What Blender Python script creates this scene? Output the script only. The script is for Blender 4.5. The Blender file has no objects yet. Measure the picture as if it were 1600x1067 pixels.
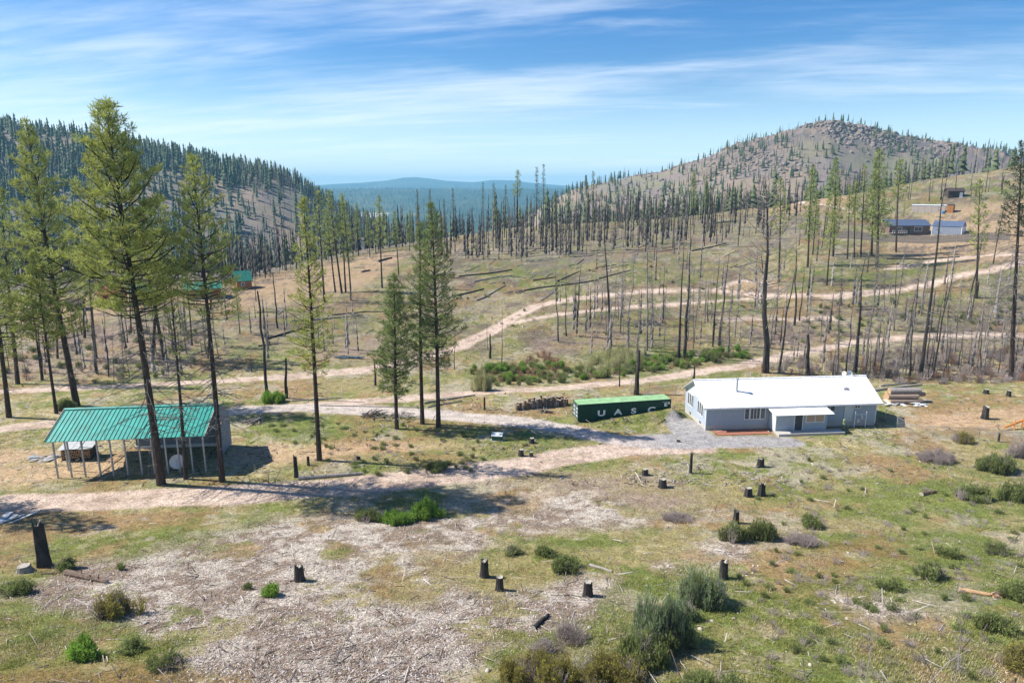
import bpy, math, random
import numpy as np
random.seed(7); RS = np.random.RandomState(11)
scene = bpy.context.scene
col = scene.collection
R = math.radians

# ------------------------------------------------------------------ camera, sky, sun, exposure
F, TH, CZ = 1067.0, R(12.8), 30.0
cam = bpy.data.objects.new('camera', bpy.data.cameras.new('camera')); col.objects.link(cam)
cam.location = (0, 0, CZ); cam.rotation_euler = (R(90)-TH, 0, 0)
cam.data.lens = 24; cam.data.sensor_width = 36; cam.data.clip_end = 60000; cam.data.clip_start = .5
scene.camera = cam
SUN_EL, SUN_AZ = R(46), R(-81)                     # azimuth measured from +Y towards +X
sv = (math.cos(SUN_EL)*math.sin(SUN_AZ), math.cos(SUN_EL)*math.cos(SUN_AZ), math.sin(SUN_EL))
world = bpy.data.worlds.new('World'); scene.world = world; world.use_nodes = True
N = world.node_tree.nodes; L = world.node_tree.links; N.clear()
wo = N.new('ShaderNodeOutputWorld'); bg = N.new('ShaderNodeBackground'); bg.inputs[1].default_value = .082
sky = N.new('ShaderNodeTexSky'); sky.sky_type = 'NISHITA'; sky.sun_disc = False
sky.sun_elevation = SUN_EL; sky.sun_rotation = SUN_AZ; sky.altitude = 600; sky.air_density = 1.0; sky.dust_density = .5; sky.ozone_density = 2.5
tc = N.new('ShaderNodeTexCoord'); sep = N.new('ShaderNodeSeparateXYZ'); L.new(tc.outputs['Generated'], sep.inputs[0])
def wm(op, a, b=None, c=None):
    n = N.new('ShaderNodeMath'); n.operation = op
    for i, v in enumerate((a, b, c)):
        if v is None: continue
        if isinstance(v, (int, float)): n.inputs[i].default_value = v
        else: L.new(v, n.inputs[i])
    return n.outputs[0]
zz = wm('ADD', wm('MAXIMUM', sep.outputs[2], 0.0), .10)
cx = wm('DIVIDE', sep.outputs[0], zz); cy = wm('DIVIDE', sep.outputs[1], zz)
cmb = N.new('ShaderNodeCombineXYZ')
L.new(wm('ADD', wm('MULTIPLY', cx, .30), wm('MULTIPLY', cy, .08)), cmb.inputs[0]); L.new(wm('ADD', wm('MULTIPLY', cy, 1.0), wm('MULTIPLY', cx, .16)), cmb.inputs[1])
def wnoise(scale, detail, dist, off):
    mp = N.new('ShaderNodeMapping'); mp.inputs['Location'].default_value = off; L.new(cmb.outputs[0], mp.inputs[0])
    n = N.new('ShaderNodeTexNoise'); n.inputs['Scale'].default_value = scale; n.inputs['Detail'].default_value = detail
    n.inputs['Roughness'].default_value = .58; n.inputs['Distortion'].default_value = dist; L.new(mp.outputs[0], n.inputs[0]); return n.outputs[0]
c1 = wnoise(.50, 7, .35, (3.1, 1.7, 0)); c2 = wnoise(1.9, 10, .8, (7.3, 4.0, 2))
c3 = wnoise(6.5, 8, .6, (1.3, 9.0, 5))
cl = wm('ADD', wm('ADD', wm('MULTIPLY', c1, .62), wm('MULTIPLY', c2, .26)), wm('MULTIPLY', c3, .12))
def wramp(x, a, b):
    m = N.new('ShaderNodeMapRange'); m.interpolation_type = 'SMOOTHSTEP'; m.inputs[1].default_value = a; m.inputs[2].default_value = b; L.new(x, m.inputs[0]); return m.outputs[0]
cm = wm('MULTIPLY', wramp(cl, .47, .65), .58)
sat = N.new('ShaderNodeHueSaturation'); sat.inputs['Saturation'].default_value = 1.42; sat.inputs['Hue'].default_value = .508; sat.inputs['Value'].default_value = 1.0; L.new(sky.outputs[0], sat.inputs['Color'])
hzm = N.new('ShaderNodeMix'); hzm.data_type = 'RGBA'; L.new(wm('MULTIPLY', wm('SUBTRACT', 1.0, wramp(wm('ABSOLUTE', sep.outputs[2]), 0.0, .17)), .6), hzm.inputs[0]); L.new(sat.outputs[0], hzm.inputs[6]); hzm.inputs[7].default_value = (6.3, 8.3, 10.0, 1)
mx = N.new('ShaderNodeMix'); mx.data_type = 'RGBA'; L.new(cm, mx.inputs[0]); L.new(hzm.outputs[2], mx.inputs[6]); mx.inputs[7].default_value = (7.6, 8.3, 9.2, 1)
L.new(mx.outputs[2], bg.inputs[0]); L.new(bg.outputs[0], wo.inputs[0])
sun = bpy.data.objects.new('sun', bpy.data.lights.new('sun', 'SUN')); col.objects.link(sun)
sun.data.energy = 5.0; sun.data.angle = R(.5); sun.data.color = (1, .955, .88)
from mathutils import Vector, Matrix
sun.rotation_euler = Vector(sv).to_track_quat('Z', 'Y').to_euler()
vs = scene.view_settings; vs.view_transform = 'Standard'; vs.look = 'None'; vs.gamma = 1; vs.use_curve_mapping = False; vs.exposure = .80

# ------------------------------------------------------------------ materials
def mat(name, c, rough=.8, metal=0, noise=None, bump=0, attr=False, transl=0, spec=.3, amp=.35, stretch=(1, 1, 1), emit=0, detail=6):
    m = bpy.data.materials.new(name); m.use_nodes = True; n = m.node_tree.nodes; l = m.node_tree.links
    b = n['Principled BSDF']; b.inputs['Roughness'].default_value = rough; b.inputs['Metallic'].default_value = metal
    b.inputs['Specular IOR Level'].default_value = spec; src = None
    if attr:
        a = n.new('ShaderNodeAttribute'); a.attribute_name = 'Col'; src = a.outputs[0]
    else:
        rgb = n.new('ShaderNodeRGB'); rgb.outputs[0].default_value = (*c, 1); src = rgb.outputs[0]
    if noise:
        co = n.new('ShaderNodeTexCoord'); mp = n.new('ShaderNodeMapping'); mp.inputs['Scale'].default_value = stretch
        l.new(co.outputs['Object'], mp.inputs[0]); tx = n.new('ShaderNodeTexNoise'); tx.inputs['Scale'].default_value = noise
        tx.inputs['Detail'].default_value = detail; tx.inputs['Roughness'].default_value = .65; l.new(mp.outputs[0], tx.inputs[0])
        mr = n.new('ShaderNodeMapRange'); mr.inputs[1].default_value = .3; mr.inputs[2].default_value = .7
        mr.inputs[3].default_value = 1-amp; mr.inputs[4].default_value = 1+amp; l.new(tx.outputs[0], mr.inputs[0])
        vm = n.new('ShaderNodeVectorMath'); vm.operation = 'SCALE'; l.new(src, vm.inputs[0]); l.new(mr.outputs[0], vm.inputs['Scale']); src = vm.outputs[0]
        if bump:
            bp = n.new('ShaderNodeBump'); bp.inputs['Strength'].default_value = .8; bp.inputs['Distance'].default_value = bump
            l.new(tx.outputs[0], bp.inputs['Height']); l.new(bp.outputs[0], b.inputs['Normal'])
    l.new(src, b.inputs['Base Color'])
    if transl:
        t = n.new('ShaderNodeBsdfTranslucent'); l.new(src, t.inputs[0]); ms = n.new('ShaderNodeMixShader'); ms.inputs[0].default_value = transl
        o = n['Material Output']; l.new(b.outputs[0], ms.inputs[1]); l.new(t.outputs[0], ms.inputs[2]); l.new(ms.outputs[0], o.inputs[0])
    return m
def ground_mat():
    m = bpy.data.materials.new('earth'); m.use_nodes = True; n = m.node_tree.nodes; l = m.node_tree.links; b = n['Principled BSDF']
    b.inputs['Roughness'].default_value = .95; b.inputs['Specular IOR Level'].default_value = .1
    a = n.new('ShaderNodeAttribute'); a.attribute_name = 'Col'; g = n.new('ShaderNodeNewGeometry')
    def nz(scale, det, lo, hi, rough=.7):
        t = n.new('ShaderNodeTexNoise'); t.inputs['Scale'].default_value = scale; t.inputs['Detail'].default_value = det; t.inputs['Roughness'].default_value = rough
        l.new(g.outputs['Position'], t.inputs[0]); r = n.new('ShaderNodeMapRange'); r.inputs[1].default_value = .3; r.inputs[2].default_value = .7
        r.inputs[3].default_value = lo; r.inputs[4].default_value = hi; l.new(t.outputs[0], r.inputs[0]); return t.outputs[0], r.outputs[0]
    f1, r1 = nz(5.5, 6, .38, 1.62, .75); f2, r2 = nz(.9, 8, .62, 1.38, .75); f3, r3 = nz(2.6, 4, 0, 1)
    mm = n.new('ShaderNodeMath'); mm.operation = 'MULTIPLY'; l.new(r1, mm.inputs[0]); l.new(r2, mm.inputs[1])
    v = n.new('ShaderNodeVectorMath'); v.operation = 'SCALE'; l.new(a.outputs[0], v.inputs[0]); l.new(mm.outputs[0], v.inputs['Scale'])
    h = n.new('ShaderNodeHueSaturation'); l.new(v.outputs[0], h.inputs['Color'])
    r = n.new('ShaderNodeMapRange'); r.inputs[3].default_value = .475; r.inputs[4].default_value = .525; l.new(r3, r.inputs[0]); l.new(r.outputs[0], h.inputs['Hue'])
    l.new(h.outputs[0], b.inputs['Base Color'])
    bp = n.new('ShaderNodeBump'); bp.inputs['Strength'].default_value = .9; bp.inputs['Distance'].default_value = .12; l.new(f1, bp.inputs['Height'])
    b2 = n.new('ShaderNodeBump'); b2.inputs['Strength'].default_value = .7; b2.inputs['Distance'].default_value = .5; l.new(f2, b2.inputs['Height']); l.new(bp.outputs[0], b2.inputs['Normal'])
    l.new(b2.outputs[0], b.inputs['Normal']); return m
MT = dict(
 earth=ground_mat(),
 plant=mat('plant', None, .75, attr=True, transl=.35, spec=.2),
 litter=mat('litter', None, .9, attr=True, spec=.1),
 bark=mat('pine_bark', (.062, .045, .036), .95, noise=5, bump=.04, stretch=(1, 1, .3), spec=.1, amp=.6),
 char=mat('charred_wood', (.045, .040, .037), .9, noise=3, bump=.04, stretch=(1, 1, .3), spec=.2, amp=.85),
 grey=mat('weathered_wood', (.27, .245, .22), .9, noise=6, bump=.02, stretch=(1, 1, .3), spec=.1, amp=.4),
 logbark=mat('sawn_log_bark', (.30, .225, .175), .95, noise=5, bump=.02, spec=.1, amp=.4),
 snag=mat('grey_snag_wood', (.21, .185, .165), .9, noise=3, bump=.02, stretch=(1, 1, .25), spec=.1, amp=.6),
 brown=mat('brown_bark', (.15, .11, .085), .95, noise=5, bump=.03, spec=.1, amp=.5),
 cut=mat('cut_wood', (.42, .27, .15), .85, noise=9, amp=.3, spec=.1),
 cutgrey=mat('old_cut_wood', (.36, .33, .28), .9, noise=9, amp=.4, spec=.1),
 rock=mat('rock', (.205, .17, .145), .9, noise=.5, bump=.4, amp=.5, spec=.15),
 teal=mat('teal_roof_metal', (.006, .27, .22), .5, .0, noise=.9, amp=.28, spec=.4),
 white=mat('white_paint', (.74, .74, .74), .6, noise=2, amp=.05),
 roofwhite=mat('white_roof_metal', (.74, .74, .73), .5, noise=1.1, amp=.12, stretch=(1, .4, 1)),
 siding=mat('grey_blue_siding', (.32, .37, .42), .7, noise=3, amp=.1),
 gable=mat('pale_gable_siding', (.50, .54, .55), .7, noise=3, amp=.06),
 steel=mat('galvanised_steel', (.42, .43, .44), .5, .35, noise=4, amp=.2),
 darksteel=mat('dark_steel', (.11, .12, .13), .6, .2, noise=4, amp=.2),
 greywall=mat('grey_sheet_metal', (.22, .25, .31), .6, noise=2, amp=.2),
 glass=mat('window_glass', (.05, .065, .08), .12, spec=.6),
 blind=mat('window_blind', (.40, .30, .22), .7),
 door=mat('dark_door', (.05, .055, .065), .5),
 brick=mat('brick', (.30, .125, .08), .9, noise=5, amp=.3),
 concrete=mat('concrete', (.42, .40, .37), .9, noise=4, amp=.2),
 cgreen=mat('container_green', (.004, .044, .026), .55, noise=1.5, amp=.25),
 ctop=mat('faded_green_paint', (.24, .40, .20), .7, noise=1.2, amp=.25),
 olive=mat('olive_paint', (.20, .24, .12), .6),
 ubox=mat('green_utility_paint', (.04, .12, .09), .6),
 yellow=mat('yellow_paint', (.6, .42, .03), .6),
 logwall=mat('log_wall', (.33, .145, .05), .8, noise=2, amp=.3, stretch=(.2, .2, 4)),
 redwall=mat('red_siding', (.22, .045, .025), .8, noise=2, amp=.2),
 tealold=mat('old_green_roof', (.02, .17, .12), .6, noise=1, amp=.2),
 brownwall=mat('brown_siding', (.17, .115, .09), .8, noise=3, amp=.15),
 blueroof=mat('dark_blue_shingles', (.075, .105, .17), .8, noise=4, amp=.3),
 tanwall=mat('tan_sheet', (.42, .35, .30), .7, noise=2, amp=.15),
 darkwood=mat('dark_wood', (.06, .042, .034), .9, noise=4, amp=.4),
 planks=mat('grey_planks', (.21, .18, .155), .9, noise=3, amp=.5),
 bluetarp=mat('blue_plastic', (.03, .16, .35), .5), orange=mat('orange_timber', (.5, .2, .05), .7),
 water=mat('pond_water', (.03, .06, .07), .08, spec=.6),
)

# ------------------------------------------------------------------ numpy noise
def _h(i, j, s):
    n = (i*374761393 + j*668265263 + s*1442695041) & 0xffffffff
    n = ((n ^ (n >> 13))*1274126177) & 0xffffffff
    return ((n ^ (n >> 16)) & 0xffff)/65535.0
def vn(x, y, s):
    xi = np.floor(x).astype(np.int64); yi = np.floor(y).astype(np.int64); fx = x-xi; fy = y-yi
    fx = fx*fx*(3-2*fx); fy = fy*fy*(3-2*fy)
    return (_h(xi, yi, s)*(1-fx)+_h(xi+1, yi, s)*fx)*(1-fy)+(_h(xi, yi+1, s)*(1-fx)+_h(xi+1, yi+1, s)*fx)*fy
def fbm(x, y, sc, octv=4, s=1, g=.5):
    x = np.asarray(x, float)/sc; y = np.asarray(y, float)/sc; t = 0; a = 1; w = 0
    for k in range(octv):
        t = t+a*vn(x+17.3*k, y-9.1*k, s+k*7); w += a; a *= g; x = x*2.03; y = y*2.03
    return t/w
def ss(x, a, b):
    t = np.clip((x-a)/(b-a), 0, 1); return t*t*(3-2*t)

# ------------------------------------------------------------------ terrain heights
cT, sT = math.cos(TH), math.sin(TH)
def slope(py): v = 533.5-np.asarray(py, float); return (-F*sT+v*cT)/(F*cT+v*sT)
def uof(px, py): v = 533.5-np.asarray(py, float); return (np.asarray(px, float)-800)/(F*cT+v*sT)
def project(X, Y, Z):
    d = Y*cT+(CZ-Z)*sT; v = (Z-CZ)*cT+Y*sT
    return 800+F*X/d, 533.5-F*v/d
def tab(rows, Ydef=None):                                            # (px, py, Y) rows seen in the view -> u, Y, z
    a = np.array([(r[0], r[1], r[2] if len(r) > 2 else Ydef) for r in rows], float)
    return uof(a[:, 0], a[:, 1]), a[:, 2], CZ+a[:, 2]*slope(a[:, 1])
CR = tab([(-300,425,270),(0,420,270),(300,425,265),(400,426,262),(500,408,275),(600,387,290),(700,373,300),(800,358,310),(900,349,320),(1000,343,330),(1100,338,330),(1200,325,335),(1300,307,340),(1400,291,350),(1500,274,360),(1600,260,370),(1900,240,380)])
HL = tab([(-300,170),(0,203),(100,214),(200,232),(300,250),(350,264),(400,273),(440,284),(470,293),(500,316),(560,345),(640,378),(780,378),(850,322),(900,295),(940,284),(1000,272),(1040,266),(1110,246),(1160,225),(1220,211),(1260,202),(1300,197),(1340,202),(1400,216),(1450,225),(1500,232),(1560,241),(1600,252),(1900,300)], 850)
MN = tab([(-300,292),(480,291),(520,288),(560,286),(600,283),(630,278),(650,277),(670,279),(700,283),(740,285),(770,281.5),(800,282),(830,286),(880,290),(940,293),(1900,293)], 9000)
def uk(pairs): return uof([p[0] for p in pairs], 430.0), np.array([p[1] for p in pairs], float)
K175 = uk([(0,-.5),(600,0),(800,.6),(1000,1.6),(1200,3.3),(1400,5.5),(1600,8.5),(1900,12)])
K240 = uk([(0,-1),(400,0),(600,2.5),(800,6),(1000,9),(1200,11),(1440,12.3),(1600,17),(1900,24)])
V1 = uk([(0,-42),(600,-45),(900,-20),(1100,-10),(1300,-2),(1600,2)])
def knots(u):
    o = np.ones_like(u); ks = [(-50*o, 16*o), (8*o, 11*o), (20*o, 8*o), (32*o, 5.6*o), (46*o, 2.6*o), (60*o, .5*o), (72*o, 0*o), (96*o, -.6*o), (114*o, -1.8*o), (138*o, -.6*o)]
    ks.append((175*o, np.interp(u, *K175))); ks.append((240*o, np.interp(u, *K240)))
    cy_ = np.interp(u, CR[0], CR[1]); cz_ = np.interp(u, CR[0], CR[2]); ks.append((cy_, cz_)); ks.append((cy_+70, cz_-9))
    ks.append((520*o, np.interp(u, *V1))); hz = np.interp(u, HL[0], HL[2]); ks.append((850*o, hz)); ks.append((1250*o, np.minimum(hz-35, -20)))
    ks += [(2200*o, -84*o), (2900*o, -80*o), (5000*o, 9*o), (7000*o, 4*o), (9000*o, np.interp(u, MN[0], MN[2])), (10500*o, 0*o)]
    return np.array([k[0] for k in ks]), np.array([k[1] for k in ks])
def _height0(u, Y):
    KR, KZ = knots(u); d = np.diff(KR, axis=0); s = np.diff(KZ, axis=0)/d
    m = np.zeros_like(KZ); w = np.where(s[:-1]*s[1:] > 0, 2*s[:-1]*s[1:]/(s[:-1]+s[1:]+1e-12), 0); m[1:-1] = w; m[0] = s[0]; m[-1] = s[-1]
    i = np.clip((Y[None] > KR[1:-1]).sum(0), 0, KR.shape[0]-2)[None]
    g = lambda A: np.take_along_axis(A, i, 0)[0]
    r0 = g(KR); dd = g(d); z0 = g(KZ); m0 = g(m); i2 = i+1; z1 = np.take_along_axis(KZ, i2, 0)[0]; m1 = np.take_along_axis(m, i2, 0)[0]
    t = np.clip((Y-r0)/dd, 0, 1); t2 = t*t; t3 = t2*t
    return (2*t3-3*t2+1)*z0+(t3-2*t2+t)*dd*m0+(-2*t3+3*t2)*z1+(t3-t2)*dd*m1
def height(u, Y):
    u = np.asarray(u, float); Y = np.asarray(Y, float); X = u*Y
    z = _height0(u, Y)
    z = z+(fbm(X, Y, 9, 3, 3)-.5)*.35*ss(Y, 10, 30)*(1-.75*(ss(Y, 58, 66)*(1-ss(Y, 92, 100))))
    z = z+(fbm(X, Y, 34, 3, 5)-.5)*3.0*ss(Y, 118, 170)*(1-ss(Y, 400, 500)*.2)
    kb = np.clip((X-10)/11.5, 0, 1); z = z+(.15+1.25*kb)*np.exp(-((Y-(84.9+2.35*kb))/1.0)**2)*ss(X, 9, 12)*(1-ss(X, 21.6, 23.0))
    hill = ss(Y, 470, 640)*(1-ss(Y, 1200, 2000)); z = z+hill*((fbm(X, Y, 130, 4, 9)-.5)*14*(1-.6*ss(Y, 780, 850)))
    rk = ss(u, .22, .34)*(1-ss(u, .70, .82))*ss(Y, 640, 760)*(1-ss(Y, 900, 960)); rk = rk*ss(fbm(X, Y, 90, 3, 77), .42, .58)
    rk = np.maximum(rk, ss(u, .38, .44)*(1-ss(u, .52, .56))*ss(Y, 740, 800)*(1-ss(Y, 900, 960)))
    z = z+rk*(np.abs(fbm(X, Y, 22, 4, 21)-.5)*-26+5)
    z = z+ss(Y, 2800, 3600)*(1-ss(Y, 4700, 5000))*(fbm(X, Y, 700, 4, 31)-.5)*34+ss(Y, 7000, 8000)*(fbm(X, Y, 1800, 4, 33)-.5)*10
    return z
YS = np.concatenate([np.geomspace(12, 400, 1500), np.geomspace(401, 10400, 900)])
def at(px, py, Ymin=12):                                            # where the line of sight meets the terrain
    u = float(uof(px, py)); s = float(slope(py)); G = YS[::8]
    for _ in range(2):
        h = height(np.full_like(G, u), G); ok = np.nonzero(CZ+s*G <= h)[0]
        if len(ok) == 0: return None
        i = ok[0]
        if i == 0: break
        G0, G1 = G[i-1], G[i]
        if _ == 0: G = np.linspace(G0, G1, 14)
    Y = G[i]
    if i > 0:
        a = CZ+s*G[i-1]-h[i-1]; b = h[i]-CZ-s*G[i]; Y = G[i-1]+(G[i]-G[i-1])*a/(a+b+1e-9)
    return Vector((u*Y, Y, float(height(np.array([u]), np.array([Y]))[0])))
def ground_z(X, Y): return float(height(np.array([X/Y]), np.array([Y]))[0])
def gz(X, Y): X = np.asarray(X, float); Y = np.asarray(Y, float); return height(X/Y, Y)

# ------------------------------------------------------------------ ground cover painted as albedo, in soft shapes
def seg_d(X, Y, P):
    d = np.full(X.shape, 1e9)
    for a, b in zip(P[:-1], P[1:]):
        vx, vy = b[0]-a[0], b[1]-a[1]; t = np.clip(((X-a[0])*vx+(Y-a[1])*vy)/(vx*vx+vy*vy+1e-9), 0, 1)
        d = np.minimum(d, np.hypot(X-a[0]-t*vx, Y-a[1]-t*vy))
    return d
def poly(px, py, P, f):                                             # soft polygon
    ins = np.zeros(px.shape, bool); n = len(P)
    for i in range(n):
        x0, y0 = P[i]; x1, y1 = P[(i+1) % n]; c = ((y0 > py) != (y1 > py)) & (px < (x1-x0)*(py-y0)/(y1-y0+1e-9)+x0); ins ^= c
    d = seg_d(px, py, list(P)+[P[0]]); d = np.where(ins, d, -d)
    return ss(d, -f, f)
ROADS = {
 'dirt_road': [(1.75, [(-90,620),(0,612),(150,605),(300,598),(400,592),(500,585),(580,577),(650,561),(715,543),(768,518),(800,497),(840,477),(900,466),(1000,456),(1110,452),(1200,462),(1300,463),(1370,458),(1440,447),(1500,431),(1560,419),(1640,402)]),
   (1.25, [(800,506),(870,491),(950,483),(1060,475),(1200,464)]),
   (1.55, [(-90,682),(60,664),(220,650),(370,640),(480,634),(600,625),(700,617),(800,610),(900,604),(1000,595),(1080,583),(1160,572),(1240,553),(1330,535),(1420,526),(1520,524),(1680,524)]),
   (2.35, [(-90,795),(0,788),(120,784),(250,779),(400,770),(520,762),(640,748),(740,738),(830,725),(900,713),(970,703),(1030,699),(1090,698)]),
   (1.0, [(1130,448),(1160,438),(1200,445)]), (1.1, [(1130,500),(1300,498)]),
   (1.6, [(1180,312),(1260,318),(1330,330)]),(1.6,[(1390,420),(1480,405),(1600,396)])],
 'gravel_drive': [(1.9, [(370,641),(480,637),(600,641),(700,649),(780,656),(850,664),(920,679),(990,691),(1060,694),(1120,690),(1230,690)]), (2.3, [(1068,662),(1080,676),(1100,690)]), (2.6,[(1010,690),(1080,690)])],
}
ROADW = {k: [(w, [tuple(at(*p)[:2]) for p in pl]) for w, pl in v] for k, v in ROADS.items()}
CHIPS = [[(425,812),(560,806),(700,800),(790,768),(900,762),(1010,782),(1120,800),(960,822),(840,838),(760,850),(730,880),(690,905),(760,935),(860,925),(930,930),(880,965),(800,1010),(740,1040),(700,1110),(330,1110),(300,1020),(200,960),(60,950),(40,925),(110,885),(210,872),(300,845)],
 [(820,945),(900,900),(960,905),(930,960),(830,975)], [(1040,880),(1080,860),(1170,850),(1180,875),(1100,900)],[(1300,925),(1350,915),(1440,960),(1370,965)]]
DIRT = [[(290,476),(400,432),(500,412),(600,392),(640,396),(610,425),(560,452),(470,470),(380,486)], [(360,706),(420,694),(560,693),(700,688),(740,694),(600,706),(480,722),(380,725)],
 [(-80,745),(-80,700),(60,700),(160,708),(300,700),(330,712),(250,742),(100,748),(30,760)], [(1380,400),(1420,345),(1500,322),(1700,300),(1700,420),(1560,412)], [(1400,672),(1400,655),(1500,640),(1700,630),(1700,672),(1560,670)],
 [(1160,318),(1190,296),(1260,288),(1330,310),(1290,330),(1200,335)], [(1180,470),(1130,452),(1150,432),(1215,440),(1230,460)], [(0,500),(40,470),(200,455),(310,462),(260,480),(80,510)]]
PINK = [[(500,540),(560,525),(640,530),(650,560),(560,570),(480,560)], [(830,530),(900,500),(960,505),(1000,530),(900,560),(840,560)], [(0,590),(60,520),(200,500),(300,520),(280,560),(120,590)], [(1150,520),(1230,505),(1320,520),(1250,540)],[(720,760),(900,735),(1040,745),(1120,775),(1040,800),(900,765)]]
GREEN = [[(-60,795),(-60,762),(120,752),(330,748),(420,740),(560,722),(700,712),(880,690),(890,705),(760,728),(560,752),(400,765),(100,775)], [(720,600),(730,565),(860,560),(980,540),(1060,552),(1200,548),(1160,570),(1000,590),(840,604)],
 [(560,560),(620,520),(700,500),(760,510),(690,560)], [(400,560),(520,500),(600,500),(640,515),(500,530)], [(380,665),(470,645),(620,650),(740,668),(600,690),(440,690)], [(700,410),(800,400),(900,410),(880,440),(760,440)], [(790,520),(860,500),(980,485),(930,510),(830,530)],
 [(-60,985),(100,960),(330,1000),(360,1090),(-60,1110)], [(740,1110),(760,1030),(900,960),(980,870),(1130,890),(1060,1000),(1090,1110)], [(720,870),(820,835),(930,850),(940,890),(800,905)], [(540,800),(640,765),(700,785),(640,815),(560,820)], [(1250,430),(1330,400),(1440,395),(1480,420),(1380,450),(1260,448)], [(1430,760),(1620,700),(1620,820),(1500,800)]
 ,[(1260,1090),(1230,860),(1420,800),(1620,860),(1620,1100)],[(200,820),(400,800),(470,830),(300,865)]]
ORANGE = [[(560,900),(600,880),(680,915),(690,940),(640,955),(580,930)], [(640,850),(720,855),(720,900),(650,890)], [(1200,880),(1300,850),(1420,840),(1420,870),(1300,900)], [(-60,1040),(200,1030),(420,1060),(400,1110),(-60,1110)],[(540,870),(640,865),(600,885)],[(700,780),(860,770),(820,800)],[(780,900),(860,880),(840,900)]]
def cover(px, py, X, Y):
    """albedo + masks for ground points"""
    wx = (fbm(X, Y, 5, 4, 41)-.5); wy = (fbm(X, Y, 5, 4, 43)-.5)
    sc = F/np.maximum(Y, 20)
    qx = px+wx*sc*2.4; qy = py+wy*sc*1.0
    n1 = fbm(X, Y, 14, 4, 51); n2 = fbm(X, Y, 3.2, 4, 53, .62); n3 = fbm(X, Y, .9, 3, 55, .6); n4 = fbm(X, Y, 26, 4, 57)
    def mix(c, d, w): return c*(1-w[:, None])+np.array(d)[None]*w[:, None]
    c = np.tile(np.array([.285, .240, .120]), (px.size, 1))           # olive straw
    c = mix(c, (.165, .195, .055), ss(n2*.55+n1*.45, .41, .58)*.9)   # grass
    c = mix(c, (.44, .37, .25), ss(n3*.6+n4*.4, .50, .64)*.85)      # dry straw
    c = mix(c, (.30, .185, .105), ss(fbm(X, Y, 7, 4, 61, .6), .52, .64)*.7); c = mix(c, (.40, .35, .30), ss(fbm(X, Y, 5, 5, 63, .65), .57, .66)*.65); c = mix(c, (.30, .25, .225), ss(fbm(X, Y, 12, 5, 65, .65), .50, .62)*ss(Y, 95, 150)*.35)   # earth
    c = mix(c, (.10, .125, .055), ss(n3*.7+n2*.3, .56, .72)*.55)
    red = np.zeros(px.size)
    for P in PINK: red = np.maximum(red, poly(qx, qy, P, 10))
    c = mix(c, (.30, .225, .19), red*(.35+.6*ss(n2, .35, .6)))
    gr = np.zeros(px.size)
    for P in GREEN: gr = np.maximum(gr, poly(qx, qy, P, 9+6*(len(P) > 8)))
    gr = gr*(.15+.85*ss(n2*.6+n3*.4, .40, .60)); c = mix(c, (.135, .170, .045), gr*.62)
    orr = np.zeros(px.size)
    for P in ORANGE: orr = np.maximum(orr, poly(qx, qy, P, 14))
    c = mix(c, (.25, .15, .075), orr*(.1+.6*ss(n2, .38, .6)))
    ch = np.zeros(px.size)
    for P in CHIPS: ch = np.maximum(ch, poly(qx, qy, P, 16))
    ch = ch*(1-orr*.75)*(1-.85*ss(fbm(X, Y, 4.5, 5, 71, .65), .54, .64))*(py > 700)
    cc = mix(np.tile(np.array([.50, .44, .41]), (px.size, 1)), (.25, .19, .155), ss(n3*.5+n2*.5, .42, .58)); c = c*(1-ch[:, None])+cc*ch[:, None]
    dm = np.zeros(px.size)
    for P in DIRT: dm = np.maximum(dm, poly(qx, qy, P, 7))
    dm = dm*(.35+.65*ss(n2, .30, .52)); c = mix(c, (.50, .345, .24), dm*.8)
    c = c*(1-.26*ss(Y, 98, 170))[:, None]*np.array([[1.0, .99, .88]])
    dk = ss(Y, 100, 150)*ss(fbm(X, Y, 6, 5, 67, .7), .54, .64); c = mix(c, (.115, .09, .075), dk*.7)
    rm = {}
    for k, v in ROADW.items():
        m = np.zeros(px.size)
        for w, pl in v:
            d = seg_d(X+wx*.9, Y+wy*1.6, pl); mm = 1-ss(d, w-.35, w+.5); strip = (ss(np.abs(d), .25, .0))*.45*ss(n2, .4, .6)
            m = np.maximum(m, mm*(1-strip))
        rm[k] = m
    rc = mix(np.tile(np.array([.55, .425, .335]), (px.size, 1)), (.40, .29, .22), ss(n2, .46, .7)*.7); w = rm['dirt_road'][:, None]; c = c*(1-w)+rc*w
    gcx = mix(np.tile(np.array([.50, .43, .375]), (px.size, 1)), (.34, .32, .31), ss(px+wx*80, 960, 1060)); w = rm['gravel_drive'][:, None]; c = c*(1-w)+gcx*w
    # burnt far stands: ash-grey ground
    ash = poly(qx, qy, [(-300,470),(-300,300),(380,330),(560,360),(700,372),(560,392),(400,430),(200,452)], 8)*(Y < 460); c = mix(c, (.17, .15, .14), ash*.75)
    ash = poly(qx, qy, [(650,395),(760,372),(1100,345),(1300,330),(1250,380),(1050,400),(850,420)], 12)*(.3+.7*ss(n2, .4, .6)); c = mix(c, (.20, .17, .15), ash*.5)
    far = ss(Y, 420, 520)
    hn = fbm(X, Y, 60, 5, 81, .6); hc = np.tile(np.array([.25, .195, .145]), (px.size, 1)); hc = mix(hc, (.20, .19, .12), ss(hn, .42, .62)); hc = mix(hc, (.20, .165, .155), ss(fbm(X, Y, 25, 4, 83), .48, .65)*.8)
    rkc = ss(fbm(X, Y, 12, 4, 85, .65), .38, .6); top = ss(X/Y, .20, .3)*ss(Y, 690, 790); hc = mix(hc, (.225, .17, .135), top*.8); hc = mix(hc, (.11, .105, .11), top*rkc*.75)
    lf = 1-ss(X/Y, -.25, -.05); hc = mix(hc, (.16, .145, .12), lf*ss(hn, .35, .55)*.8)
    c = c*(1-far[:, None])+hc*far[:, None]
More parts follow.
